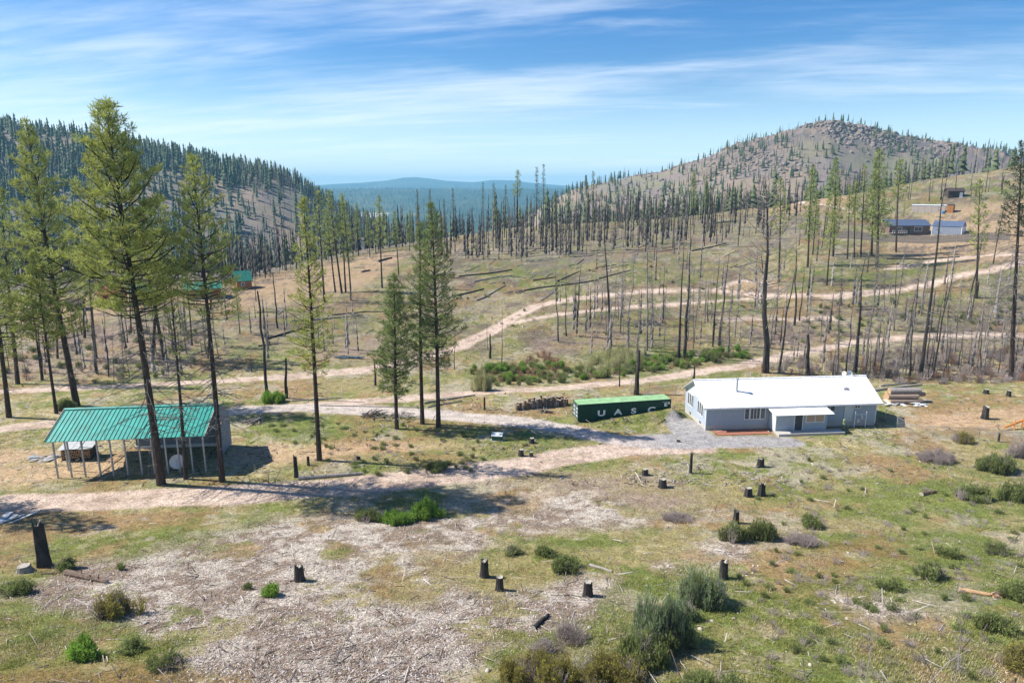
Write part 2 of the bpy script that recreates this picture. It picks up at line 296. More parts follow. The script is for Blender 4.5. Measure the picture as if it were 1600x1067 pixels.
    fn = fbm(X, Y, 240, 5, 91, .65); pc = mix(np.tile(np.array([.035, .065, .042]), (px.size, 1)), (.075, .095, .055), ss(fn, .45, .65))
    pc = mix(pc, (.45, .45, .40), (Y > 2450)*(Y < 2900)*ss(X/Y, -.235, -.215)*(1-ss(X/Y, -.15, -.13))*ss(fbm(X, Y/4, 110, 3, 93), .42, .5)); f2 = ss(Y, 1100, 1500); c = c*(1-f2[:, None])+pc*f2[:, None]
    return np.clip(c, .01, .9), dict(road=rm['dirt_road'], drive=rm['gravel_drive'], chips=ch, green=gr, dirt=dm)

# ------------------------------------------------------------------ mesh helpers
class MB:
    def __init__(s): s.V = []; s.F = []; s.M = []; s.C = []; s.n = 0
    def add(s, V, Fc, mi=0, C=None):
        V = [tuple(v) for v in V]; s.V += V; s.F += [tuple(i+s.n for i in f) for f in Fc]; s.M += [mi]*len(Fc); s.n += len(V)
        if C is not None: s.C += [C]*len(V) if len(C) in (3, 4) and not hasattr(C[0], '__len__') else list(C)
        return s
    def box(s, x0, x1, y0, y1, z0, z1, mi=0, T=None):
        V = [Vector((x, y, z)) for z in (z0, z1) for y in (y0, y1) for x in (x0, x1)]
        if T is not None: V = [T @ v for v in V]
        return s.add(V, [(0,2,3,1),(4,5,7,6),(0,1,5,4),(2,6,7,3),(0,4,6,2),(1,3,7,5)], mi)
    def quad(s, pts, th=0.05, mi=0):                                 # slab from four corners, thickened along its normal
        p = [Vector(q) for q in pts]; n = (p[1]-p[0]).cross(p[3]-p[0]).normalized()*th; k = len(p)
        V = p+[q-n for q in p]; return s.add(V, [tuple(range(k)), tuple(range(2*k-1, k-1, -1))]+[(i, i+k, (i+1) % k+k, (i+1) % k) for i in range(k)], mi)
    def tube(s, P, Rr, sides=6, mi=0, cap=True, capm=None, C=None):
        P = [Vector(p) for p in P]; V = []
        for i, p in enumerate(P):
            t = (P[min(i+1, len(P)-1)]-P[max(i-1, 0)]); t = t.normalized() if t.length > 1e-9 else Vector((0, 0, 1))
            a = t.orthogonal().normalized() if i == 0 else (a-t*a.dot(t)).normalized(); b = t.cross(a)
            for k in range(sides):
                q = 2*math.pi*k/sides; V.append(p+(a*math.cos(q)+b*math.sin(q))*Rr[i])
        Fc = [(i*sides+k, i*sides+(k+1) % sides, (i+1)*sides+(k+1) % sides, (i+1)*sides+k) for i in range(len(P)-1) for k in range(sides)]
        s.add(V, Fc, mi, C)
        if cap:
            b0 = s.n-len(V); s.F += [tuple(b0+k for k in range(sides))[::-1], tuple(b0+(len(P)-1)*sides+k for k in range(sides))]; s.M += [mi if capm is None else capm]*2
        return s
    def mesh(s, name, mats):
        me = bpy.data.meshes.new(name); me.from_pydata(s.V, [], s.F)
        for m in mats: me.materials.append(MT[m])
        if len(mats) > 1: me.polygons.foreach_set('material_index', s.M)
        if s.C:
            at_ = me.color_attributes.new('Col', 'FLOAT_COLOR', 'POINT'); c = np.ones((len(s.V), 4)); c[:, :3] = np.array([q[:3] for q in s.C]); at_.data.foreach_set('color', c.ravel())
        return me
    def build(s, name, mats, parent=None, **kw):
        if isinstance(mats, str): mats = [mats]
        return link(name, s.mesh(name, mats), parent, **kw)
def link(name, me, parent=None, loc=None, rot=None, scale=None, **kw):
    o = bpy.data.objects.new(name, me); col.objects.link(o)
    if parent is not None: o.parent = parent
    if loc is not None: o.location = loc
    if rot is not None: o.rotation_euler = rot
    if scale is not None: o.scale = scale if hasattr(scale, '__len__') else (scale,)*3
    for k, v in kw.items():
        if v: o[k] = v
    return o
def arr_mesh(name, V, Fc, mats, C=None, nper=3, smooth=False):       # fast path: V (n,3), Fc (m,nper)
    me = bpy.data.meshes.new(name); V = np.asarray(V, np.float32); Fc = np.asarray(Fc, np.int32)
    me.vertices.add(len(V)); me.vertices.foreach_set('co', V.ravel()); me.loops.add(Fc.size); me.loops.foreach_set('vertex_index', Fc.ravel())
    me.polygons.add(len(Fc)); me.polygons.foreach_set('loop_start', np.arange(0, Fc.size, nper, dtype=np.int32))
    if smooth: me.polygons.foreach_set('use_smooth', np.ones(len(Fc), bool))
    for m in mats: me.materials.append(MT[m])
    if C is not None:
        a = me.color_attributes.new('Col', 'FLOAT_COLOR', 'POINT'); c = np.ones((len(V), 4), np.float32); c[:, :3] = C; a.data.foreach_set('color', c.ravel())
    me.update(calc_edges=True); return me
def thing(name, label, cat, loc=(0, 0, 0), rz=0, group=None):
    return link(name, None, None, loc, (0, 0, rz), label=label, category=cat, group=group)

# ------------------------------------------------------------------ ground sheets
def build_ground():
    us = np.concatenate([np.linspace(-1.4, -.82, 40)[:-1], np.linspace(-.82, .82, 960), np.linspace(.82, 1.4, 40)[1:]])
    Ys = [-0.0+9]; 
    while Ys[-1] < 10500:
        y = Ys[-1]; dz = 27.0; step = 1.9/F*(y*y+dz*dz)/dz                    # about two photo pixels seen from the air
        step = min(step, y*.011 if y < 2000 else y*.03); Ys.append(y+max(step, .10))
    Ys = np.array(Ys); nu, ny = len(us), len(Ys)
    U, YY = np.meshgrid(us, Ys); H = np.empty_like(U)
    for i in range(0, ny, 60): H[i:i+60] = height(U[i:i+60].ravel(), YY[i:i+60].ravel()).reshape(U[i:i+60].shape)
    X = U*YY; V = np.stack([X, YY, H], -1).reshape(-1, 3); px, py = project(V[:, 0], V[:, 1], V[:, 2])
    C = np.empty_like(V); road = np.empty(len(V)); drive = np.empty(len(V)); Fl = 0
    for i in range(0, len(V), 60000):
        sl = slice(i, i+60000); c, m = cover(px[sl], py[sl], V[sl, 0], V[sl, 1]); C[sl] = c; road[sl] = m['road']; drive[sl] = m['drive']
    idx = np.arange(nu*ny).reshape(ny, nu); Q = np.stack([idx[:-1, :-1], idx[:-1, 1:], idx[1:, 1:], idx[1:, :-1]], -1).reshape(-1, 4)
    cy_ = YY.ravel()[Q].mean(1); cu = U.ravel()[Q].mean(1); rr = road[Q].mean(1); dr = drive[Q].mean(1)
    k = np.zeros(len(Q), int); k[dr > .5] = 2; k[(rr > .5) & (dr <= .5)] = 1
    k[cy_ > 430] = 3; k[(cy_ > 430) & (cu > 0)] = 4; k[cy_ > 1700] = 5; k[cy_ > 7000] = 6
    for i, nm in enumerate(['ground', 'dirt_road', 'gravel_drive', 'forested_hill', 'rocky_hill', 'distant_plateau', 'distant_mountains']):
        q = Q[k == i]; used = np.unique(q); mp = np.zeros(len(V), np.int32); mp[used] = np.arange(len(used))
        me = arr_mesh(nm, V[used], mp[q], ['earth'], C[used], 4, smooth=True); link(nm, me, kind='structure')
    print('ground faces', len(Q), ny, nu)
build_ground()

# ------------------------------------------------------------------ trees
UP = Vector((0, 0, 1))
def rnd(a, b): return random.uniform(a, b)
def tufts(P, D, size, n, base, rs, var=.25, droop=0.0, wf=.15):              # needle tufts: n thin blades round each point; P points, D directions
    P = np.asarray(P, float); D = np.asarray(D, float); k = len(P)
    r = rs.normal(size=(k, n, 3)); r /= np.linalg.norm(r, axis=2, keepdims=True)+1e-9
    d = r*.9+D[:, None, :]*.75; d[..., 2] += .28-droop; d /= np.linalg.norm(d, axis=2, keepdims=True)
    s = rs.normal(size=(k, n, 3)); s -= d*(s*d).sum(2, keepdims=True); s /= np.linalg.norm(s, axis=2, keepdims=True)+1e-9
    ln = size*rs.uniform(.6, 1.2, (k, n, 1)); w = ln*wf
    o = P[:, None, :]+rs.normal(size=(k, n, 3))*size*.16
    V = np.stack([o-s*w*.5, o+d*ln*.6+s*w*.9, o+d*ln, o+d*ln*.5-s*w*.9], 2).reshape(-1, 3)
    Fc = np.arange(len(V)).reshape(-1, 4)
    c = np.array(base)[None]*(1+rs.uniform(-var, var, (k, 1)))+rs.uniform(-.2, .3, (k, 1))*np.array([[.35, .12, 0]])*np.array(base)[None]
    return V, Fc, np.repeat(np.clip(c, .005, 1), n*4, 0)
def pine(h, cb, cr, seed, nb=120, tn=5, bl=7, tsize=.5, base=(.105, .135, .036), dead=0, deadlen=2.5, shape=1.0, trunk_r=None, sides=8, sparse=0, bend=.3, wf=.13):
    """returns trunk mesh, branches+needles mesh, bare lower branch mesh. Heights in metres, foot at the origin."""
    rs = np.random.RandomState(seed); rr = random.Random(seed)
    tr = trunk_r or h*.0125
    def cx(t): return Vector((bend*math.sin(t*2.3+seed)*t, bend*math.cos(t*1.9+seed*2)*t*.8-bend*.8*t, h*t))
    tm = MB(); n = 9; tm.tube([Vector((0, 0, -.6))]+[cx(i/n) for i in range(n+1)], [tr*1.35]+[tr*(1.15 if i == 0 else 1)*(1-i/n)**.75+.015 for i in range(n+1)], sides)
    bm = MB(); P = []; D = []
    for i in range(nb):
        t = cb+(1-cb)*((i+rr.random())/nb); q = (t-cb)/(1-cb)
        prof = (min(1, q*3.2+.45))*(1-q)**(.72*shape)+.05; L_ = cr*prof*rr.uniform(.55, 1.15)
        if rr.random() < sparse: L_ *= .4
        az = i*2.399+rr.uniform(-.5, .5); p0 = cx(t); el = rr.uniform(-.12, .2)+q*.75
        dv = Vector((math.cos(az)*math.cos(el), math.sin(az)*math.cos(el), math.sin(el)))
        p1 = p0+dv*L_*.5; p2 = p0+dv*L_*.85+UP*L_*.13; p3 = p0+dv*L_+UP*L_*.24
        rb = .012+.012*L_
        bm.tube([p0, p1, p2, p3], [rb*1.5, rb, rb*.6, rb*.25], 3, 0, cap=False, C=(.05, .038, .03))
        m = max(2, int(tn*L_/1.1))
        for j in range(m):
            f = .30+.70*((j+rr.random())/m)**.8; c0 = p0.lerp(p3, f)+UP*L_*.05*math.sin(f*3)
            sd = dv.cross(UP).normalized()*rr.uniform(-1, 1)*L_*.30*(1.25-f*.8)
            c1 = c0+sd+UP*rr.uniform(-.05, .22)*L_*.3
            P.append(c1); D.append((dv*.5+sd.normalized()*.5+UP*.2) if sd.length > 0 else dv)
            if rr.random() < .35: bm.tube([c0, c1], [rb*.5, rb*.2], 3, 0, cap=False, C=(.05, .038, .03))
    P.append(cx(1)); D.append(UP)
    V, Fc, C = tufts(P, D, tsize, bl, base, rs, .42, wf=wf)
    bm.add(V.tolist(), Fc.tolist(), 0, C.tolist())
    dm = None
    if dead:
        dm = MB()
        for i in range(dead):
            t = cb*(.30+.72*rr.random()); az = rr.uniform(0, 6.28); L_ = deadlen*rr.uniform(.4, 1.2); dv = Vector((math.cos(az), math.sin(az), rr.uniform(-.35, .25)))
            p = cx(t); pts = [p]
            for k in range(4): p = p+dv*L_*.25+Vector((rr.uniform(-.1, .1), rr.uniform(-.1, .1), -.03-.07*k))*L_*.4; pts.append(p)
            dm.tube(pts, [.05, .042, .033, .022, .01], 3)
            for k in range(3):
                a = pts[rr.randint(1, 3)]; dm.tube([a, a+Vector((rr.uniform(-.5, .5), rr.uniform(-.5, .5), rr.uniform(-.4, .15)))*L_*.6], [.022, .008], 3)
    return tm, bm, dm
def place_from(px, py, topx, topy):
    p = at(px, py)
    if p is None: return None
    h = CZ+p.y*float(slope(topy))-p.z; X1 = float(uof(topx, topy))*p.y; return p, h, math.atan2(X1-p.x, h)
def near_pine(px, py, tx, ty, label, cb, cr, seed, **kw):
    p, h, lean = place_from(px, py, tx, ty); t = thing('pine_tree', label, 'tree', p, group=kw.pop('group', 'live pines around the clearing')); t.rotation_euler = (0, lean, 0)
    tm, bm, dm = pine(h, cb, cr, seed, **kw); tm.build('trunk', 'bark', t); bm.build('crown', 'plant', t)
    if dm: dm.build('bare_branches', 'snag', t, kind='stuff')
    return t
near = 1; G1 = (.33, .36, .09); G2 = (.19, .24, .08)
near_pine(252,757,176,166,'tallest pine with broad yellow green crown rising in front of the teal roofed shelter',.46,6.6,3,nb=130,tn=4.2,bl=15,wf=.075,tsize=.58,base=G1,dead=80,deadlen=4.6,trunk_r=.40,bend=.5)
near_pine(120,634,38,192,'broad leaning pine behind the left end of the teal roofed shelter',.25,6.6,5,nb=130,tn=4.0,bl=15,wf=.075,tsize=.6,base=G1,dead=20,deadlen=3.4,trunk_r=.40)
near_pine(347,752,306,248,'slender sparse pine to the right of the shelter with bare lower branches',.53,4.3,8,nb=84,tn=3.6,bl=15,wf=.075,tsize=.5,base=G1,dead=80,deadlen=3.8,trunk_r=.29,bend=.4)
near_pine(499,719,474,314,'narrow pine standing alone right of the shelter near the short posts',.34,3.0,13,nb=95,tn=3.6,bl=13,wf=.085,tsize=.48,base=G1,dead=22,deadlen=2.2,trunk_r=.27)
near_pine(290,748,270,440,'thin half dead pine between two taller pines beside the satellite dish',.62,1.9,21,nb=40,tn=3,bl=6,tsize=.42,base=G1,dead=60,deadlen=2.2,trunk_r=.2)
near_pine(620,670,612,432,'short full dark green pine, leftmost of the three by the gravel drive',.22,3.7,31,nb=130,tn=4.6,bl=13,wf=.085,tsize=.48,base=G2,dead=8,deadlen=1.5,trunk_r=.24)
near_pine(660,662,652,352,'middle pine of the three by the gravel drive with a thin crown',.42,2.8,37,nb=75,tn=3.8,bl=13,wf=.085,tsize=.48,base=G2,dead=20,deadlen=1.8,trunk_r=.26)
near_pine(685,667,676,320,'tallest and rightmost pine of the three by the gravel drive',.27,4.0,39,nb=120,tn=4.2,bl=13,wf=.085,tsize=.5,base=G2,dead=14,deadlen=1.8,trunk_r=.28)
near_pine(88,646,50,395,'small pine in front of the leaning pine at the left',.42,3.2,44,nb=80,tn=5,bl=7,tsize=.52,base=G1,dead=20,deadlen=1.8,trunk_r=.2)
near_pine(14,652,-22,330,'pine with dark trunk cut by the left edge of the view',.30,4.6,47,nb=90,tn=3.4,bl=13,wf=.085,tsize=.56,base=G1,dead=16,deadlen=2.5,trunk_r=.3)
near_pine(258,566,212,330,'pine standing behind the tallest pine, its trunk leaning left',.35,4.4,51,nb=80,tn=3.4,bl=13,wf=.085,tsize=.58,base=G1,dead=14,deadlen=2.5,trunk_r=.32)
near_pine(1580,592,1592,222,'tall half dead conifer with long bare branches at the right edge',.62,4.2,57,nb=60,tn=4,bl=7,tsize=.6,base=(.08,.10,.05),dead=110,deadlen=5.0,trunk_r=.36,sparse=.4)

for X_, Y_, sd in ((-69, 62.0, 61), (-60.5, 58.5, 63)):
    t = thing('pine_tree', 'pine just outside the left edge whose shade falls across the dirt road, ' + ('farther one' if sd == 61 else 'nearer one'), 'tree', (X_, Y_, ground_z(X_, Y_)), group='live pines around the clearing')
    tm, bm, dm = pine(27, .35, 4.6, sd, nb=80, tn=3.2, bl=8, tsize=.6, base=G1, trunk_r=.4); tm.build('trunk', 'bark', t); bm.build('crown', 'plant', t)

# mid-distance pines: prototypes shared
def protos(n, h, **kw):
    out = []
    for i in range(n):
        k = dict(kw); cb = k.pop('cb')*(1+.12*(i-n/2)); cr = k.pop('cr')*(1+.12*math.sin(i*2.1)); tm, bm, dm = pine(h, cb, cr, 100+i*7+int(h), **k)
        out.append((tm.mesh('trunk', ['bark']), bm.mesh('crown', ['plant']), h))
    return out
PM = protos(4, 25, cb=.50, cr=2.7, nb=44, tn=2.6, bl=6, tsize=.75, base=(.28,.32,.085), sides=5, trunk_r=.26)        # bare stem, crown high
PD = protos(4, 25, cb=.26, cr=2.9, nb=80, tn=2.9, bl=6, tsize=.75, base=(.26,.31,.09), sides=5, trunk_r=.26)        # dense
PS = protos(3, 25, cb=.36, cr=1.5, nb=44, tn=2.6, bl=4, tsize=.75, base=(.14,.15,.07), sides=5, trunk_r=.2)     # thin dark
def mid_pine(px, py, tx, ty, kind, label, group, i=0):
    q = place_from(px, py, tx, ty)
    if q is None: return
    p, h, lean = q; tm, cmh, H = kind[i % len(kind)]
    t = thing('pine_tree', label, 'tree', p, group=group); t.rotation_euler = (0, lean, 0)
    s = h/H; w = s*rnd(.9, 1.1); r = rnd(0, 6.28)
    link('trunk', tm, t, rot=(0, 0, r), scale=(w, w, s)); link('crown', cmh, t, rot=(0, 0, r), scale=(w, w, s))
mids = [
 (507,472,495,302,PM,'pine left of the tan clearing, standing apart from a leaning pair'),(524,457,508,332,PM,'leaning slender pine at the left of the tan clearing'),(534,458,511,300,PM,'leaning pine with high crown in the tan clearing'),
 (540,457,533,306,PM,'upright pine beside the leaning pair in the tan clearing'),(549,470,538,318,PM,'pine nearest the camera in the tan clearing group'),(597,450,590,307,PM,'straight pine with round crown at the right of the tan clearing'),
 (623,430,618,332,PM,'small pine right of the round crowned pine on the clearing edge'),(375,522,366,440,PD,'small pine left of the tall burnt pole beyond the shelter'),(655,383,652,298,PS,'dark narrow pine on the crest above the middle pine'),
 (675,382,672,298,PS,'dark narrow pine right behind the middle pine top'),(695,380,693,312,PS,'narrow pine on the crest right of the three pines'),(709,377,706,296,PS,'thin pine on the crest against the blue plateau'),
 (755,366,754,286,PS,'dark pine on the crest with bare stem'),(775,388,772,287,PS,'taller dark pine on the crest beside the bare stemmed one'),(788,372,791,290,PS,'pine at the right of the dark crest pair'),
 (809,362,808,268,PM,'tall crest pine seen against the far mountains'),(838,360,838,262,PS,'thin crest tree standing highest against the sky'),(849,357,848,258,PS,'thin crest tree right beside the highest one'),
 (928,376,928,270,PS,'lone dark pine on the crest right of the blue plateau'),(1083,352,1085,268,PD,'pine at the foot of the rocky hill'),(1106,350,1104,276,PD,'dark pine beside the one at the foot of the rocky hill'),
 (1217,441,1222,280,PM,'pine left of the right hand grove, thin crown'),(1262,418,1272,260,PD,'leftmost dense pine of the right hand grove'),(1270,398,1278,300,PD,'shorter pine behind the leftmost dense pine'),
 (1302,401,1308,248,PD,'tall pine second in the right hand grove'),(1292,446,1300,330,PM,'slim pine nearest the road in the grove'),(1324,405,1330,290,PM,'slim pine in the middle of the grove'),(1335,403,1338,285,PM,'slim pine just right of the grove middle'),
 (1345,402,1352,262,PM,'tall slim pine left of the densest one'),(1370,418,1378,235,PD,'densest and tallest pine of the right hand grove'),(1362,400,1367,250,PD,'pine partly hidden behind the densest one'),
 (1400,394,1408,252,PM,'rightmost pine of the grove beside the brown house'),(1525,466,1534,282,PM,'yellowing pine right of the grey garage'),(1552,412,1570,310,PS,'sparse pine left of the right edge conifer'),
 (28,600,5,300,PD,'shaded pine behind the left edge pine'),(66,594,45,420,PM,'dark pine behind the leaning pine'),(238,560,255,320,PM,'pine between the tallest pine and the slender one'),(150,560,130,360,PM,'pine seen between two broad left crowns'),
 (470,395,465,325,PS,'small dark pine behind the lone narrow pine'),(560,400,556,318,PD,'pine on the valley edge left of the round crowned pine'),(640,392,640,330,PD,'short pine on the valley edge behind the three pines'),
 (578,402,574,330,PD,'dense pine on the far edge of the tan clearing'),(205,520,196,392,PM,'pine behind the red shed'),(90,560,88,400,PM,'pine deep in the left stand'),(300,540,290,400,PM,'slim pine near the log houses'),(325,560,330,430,PS,'thin pine in front of the log house'),
]
for i, m in enumerate(mids): mid_pine(*m[:5], m[5], 'pines beyond the creek', i)

# snags -------------------------------------------------------------------------------------------------------------
def snag_mesh(h, r, seed, nbr=0, bl=1.0, m='char', broken=True, rise=0.0, thick=1.0, cb=.15, droop=.1):
    rr = random.Random(seed); b = MB(); n = 6
    pts = [Vector((rr.uniform(-.01, .01)*h*(i > 0), rr.uniform(-.01, .01)*h*(i > 0), h*i/n if i else -.4)) for i in range(n+1)]
    rad = [r*(1.15 if i == 0 else 1)*(1-(.55 if broken else .92)*i/n) for i in range(n+1)]; b.tube(pts, rad, 6)
    if broken: b.tube([pts[-1], pts[-1]+Vector((rad[-1]*.4, 0, rad[-1]*2.5))], [rad[-1]*.6, .02], 4)
    for i in range(nbr):
        t = cb+(1-cb)*rr.random()**.8; k = int(t*n); k = min(k, n-1); p = pts[k].lerp(pts[k+1], t*n-k) if k else Vector((pts[1].x*t*n, pts[1].y*t*n, h*t))
        az = rr.uniform(0, 6.28); L_ = bl*rr.uniform(.5, 1.25)*(1.15-t*.85); dv = Vector((math.cos(az), math.sin(az), rise+rr.uniform(-.15, .15)))
        p1 = p+dv*L_*.5-UP*droop*L_*.2; p2 = p+dv*L_+UP*(rise*.5-droop)*L_
        b.tube([p, p1, p2], [.04*thick, .025*thick, .01*thick], 3, 1)
        if thick > .9 and L_ > 1.2:
            for _ in range(2): q = p1.lerp(p2, rr.random()); b.tube([q, q+Vector((rr.uniform(-.4, .4), rr.uniform(-.4, .4), rr.uniform(-.3, .3)))*L_*.6], [.018, .006], 3, 1)
    return b.mesh('snag', [m, 'snag'])
SN = {'pole': [snag_mesh(20, .26, s, 9, .7) for s in (1, 2, 3)], 'bare': [snag_mesh(20, .2, s, 46, 1.1, broken=False) for s in (4, 5, 6)],
      'twig': [snag_mesh(20, .17, s, 170, 1.9, 'snag', False, thick=.95, droop=.35) for s in (7, 8, 9)], 'dark': [snag_mesh(20, .34, s, 80, 1.9, 'char', False, thick=1.1) for s in (10, 11)],
      'big': [snag_mesh(20, .30, 12, 90, 4.6, 'char', False, rise=.38, thick=1.3, cb=.22, droop=-.1)], 'short': [snag_mesh(6, .2, s, 2, .4) for s in (13, 14)]}
HS = {k: 6 if k == 'short' else 20 for k in SN}
def snag(px, py, tx, ty, kind, label, group, i=0, wf=1.0, name='burnt_snag', cat='dead tree'):
    q = place_from(px, py, tx, ty)
    if q is None: return
    p, h, lean = q; s = h/HS[kind]; me = SN[kind][i % len(SN[kind])]; w = wf*(.35+.65*s) if s < 1 else wf*s
    link(name, me, None, p, (0, lean, rnd(0, 6.28) if abs(lean) < .03 else 0), (w, w, s), label=label, category=cat, group=group)
snags = [
 (418,621,405,455,'pole','tall straight charred pole left of the narrow lone pine',1.1),(434,513,425,426,'pole','charred pole on the tan clearing edge, smaller than its neighbour',1),(447,622,447,560,'short','short charred post by the gravel road near the tall charred pole',1.4),
 (587,602,584,562,'short','short burnt post left of the full dark green pine',1.2),(766,560,766,522,'short','short burnt post below the bend of the dirt road',1.4),(784,567,781,478,'bare','thin bare sapling by the dirt road bend',.6),(710,577,711,506,'bare','thin bare sapling right of the three pines',.6),(762,546,760,495,'bare','thin bare sapling left of the road bend',.5),
 (954,540,944,346,'dark','tall dark snag with a lean above the pale willow thicket',.75),(1011,548,1014,365,'twig','grey twiggy snag in the middle of the slope',1.1),(1018,545,1019,420,'twig','thin twiggy snag pressed beside the taller grey one',.9),(974,526,978,415,'twig','thin grey sapling snag right of the leaning dark one',.5),
 (1037,541,1042,418,'twig','thin grey snag left of the paired dark trunks',.7),(1060,562,1066,372,'dark','left trunk of the paired dark snags behind the house',.7),(1069,560,1075,368,'dark','right thicker trunk of the paired dark snags behind the house',.85),(1083,553,1085,420,'twig','thin grey snag right of the paired dark trunks',.6),
 (1114,542,1122,396,'bare','thin bare snag left of the broken dark one',.8),(1124,540,1130,396,'dark','stout dark snag with ragged top near the brush pile',.85),(1196,582,1200,296,'big','large bare snag with long upswept branches behind the house',1.2),(1217,582,1245,392,'bare','leaning bare snag right of the large upswept one',1),
 (1262,588,1263,522,'short','charred post standing right behind the white roof',1.6),(994,616,995,548,'short','stout charred post behind the green container',1.9),(1084,595,1086,571,'short','short charred post at the left end of the white roof',1.8),(968,604,969,562,'short','thin burnt post left of the one behind the container',.7),
 (1307,588,1318,408,'twig','grey twiggy snag behind the white roof, leaning slightly right',1),(1322,584,1335,468,'bare','dark bare snag behind the right half of the roof',1),(1336,582,1350,402,'dark','thick scorched snag with orange scarred trunk behind the roof end',1),(1352,572,1374,385,'twig','leaning grey snag right of the thick scorched one',1),
 (1376,590,1388,475,'twig','thin twiggy snag in the brush right of the white roof',.7),(1421,592,1428,486,'dark','charred snag with broken top in the grey brush',.8),(1438,588,1480,266,'dark','very tall thin snag leaning right beneath the brown house',.55),(1457,590,1492,400,'bare','steeply leaning thin snag right of the very tall one',.9),
 (1482,590,1487,500,'twig','small twiggy snag in the right hand brush',.6),(1500,580,1512,470,'twig','twiggy snag clump member below the yellowing pine',.8),(1515,582,1520,480,'twig','grey snag just right of the twiggy clump',.8),(1532,584,1537,482,'bare','bare dark snag beneath the right edge road',.9),
 (1551,574,1558,490,'twig','small snag left of the right edge conifer',.7),(1526,466,1530,440,'short','short burnt post beside the yellowing pine',1.6),(1422,313,1431,250,'bare','leaning dead trunk on the right skyline',.8),(1553,411,1562,352,'bare','thin dead trunk near the right road',.7),
 (66,594,58,500,'dark','burnt snag among the left stand near the road',1),(152,584,140,498,'dark','burnt snag with pale side by the left road',1),(128,523,118,440,'bare','bare snag beyond the left road',.8),(191,522,187,470,'bare','bare snag near the red shed',.8),(132,528,130,470,'short','short burnt post beyond the left road',1),(178,600,176,520,'twig','small dead sapling by the left road',.5),
 (330,480,326,380,'bare','bare snag near the log house roofs',.8),(400,470,396,400,'bare','bare snag right of the far log house',.7),(1158,262,1158,212,'bare','tiny dead trunk on the rocky hill skyline',1),(1195,448,1190,400,'short','short snag behind the large upswept one',.8),
]
for i, s_ in enumerate(snags): snag(*s_[:5], s_[5], 'dead trees standing after the fire', i, s_[6])
def pick(zone):
    while True:
        x = rnd(min(p[0] for p in zone), max(p[0] for p in zone)); y = rnd(min(p[1] for p in zone), max(p[1] for p in zone))
        if poly(np.array([x]), np.array([y]), zone, .5)[0] > .5: return x, y
def stand(zone, n, kinds, hm, label, group, wf=1.0, nm='burnt_snag', cat='dead tree'):
    for i in range(n):
        x, y = pick(zone); p = at(x, y)
        if p is None or p.y > 460: continue
        h = rnd(*hm); k = random.choice(kinds); s = h/HS[k]; w = wf*rnd(.75, 1.2)*(.4+.6*s)
        xs = [z[0] for z in zone]; fx = (x-min(xs))/(max(xs)-min(xs)); fh = (h-hm[0])/(hm[1]-hm[0])
        link(nm, SN[k][i % len(SN[k])], None, p, (rnd(-.05, .05), rnd(-.06, .07), rnd(0, 6.28)), (w, w, s), label=('short ' if fh < .33 else 'tall ' if fh > .66 else 'medium ')+label+(', left part' if fx < .33 else ', right part' if fx > .66 else ', middle part'), category=cat, group=group)
stand([(700,372),(900,348),(960,350),(960,385),(800,405),(690,400)], 62, ['pole', 'bare'], (5, 15), 'charred trunk in the dense stand on the middle crest', 'charred trunks on the middle crest')
stand([(960,345),(1190,332),(1210,385),(1050,402),(960,390)], 46, ['pole', 'bare', 'dark'], (8, 20), 'charred trunk in the open stand right of the middle crest', 'charred trunks right of the crest')
stand([(370,428),(560,394),(700,374),(690,384),(560,402),(400,440)], 28, ['bare', 'pole'], (9, 19), 'bare trunk along the valley edge behind the tan clearing', 'bare trunks along the valley edge', .8)
stand([(0,560),(60,520),(180,490),(330,480),(350,560),(180,600),(0,600)], 26, ['bare', 'twig', 'twig'], (7, 17), 'bare thin trunk in the left stand between the roads', 'bare trunks in the left stand', .7)
stand([(1210,395),(1240,330),(1420,320),(1420,350),(1300,390)], 14, ['bare', 'pole'], (7, 17), 'burnt trunk behind the right hand grove', 'burnt trunks behind the right grove', .9)
stand([(1410,312),(1440,300),(1570,290),(1570,310),(1420,320)], 16, ['pole'], (5, 12), 'burnt trunk on the slope around the small dark cabin', 'burnt trunks around the cabin', 1)
stand([(1290,572),(1600,568),(1600,592),(1380,600),(1290,590)], 26, ['twig', 'bare'], (4, 11), 'spindly dead sapling in the grey brush right of the house', 'dead saplings in the brush', .9)

stand([(850,560),(900,490),(1150,480),(1180,550),(1000,560)], 26, ['twig', 'twig', 'bare'], (7, 19), 'grey twiggy dead tree on the slope behind the container and house', 'twiggy dead trees behind the container', 1.1)
stand([(1180,560),(1240,500),(1600,470),(1600,560),(1400,575)], 26, ['twig', 'twig', 'bare'], (7, 20), 'grey twiggy dead tree between the two right hand roads', 'twiggy dead trees between the right roads', 1.1)
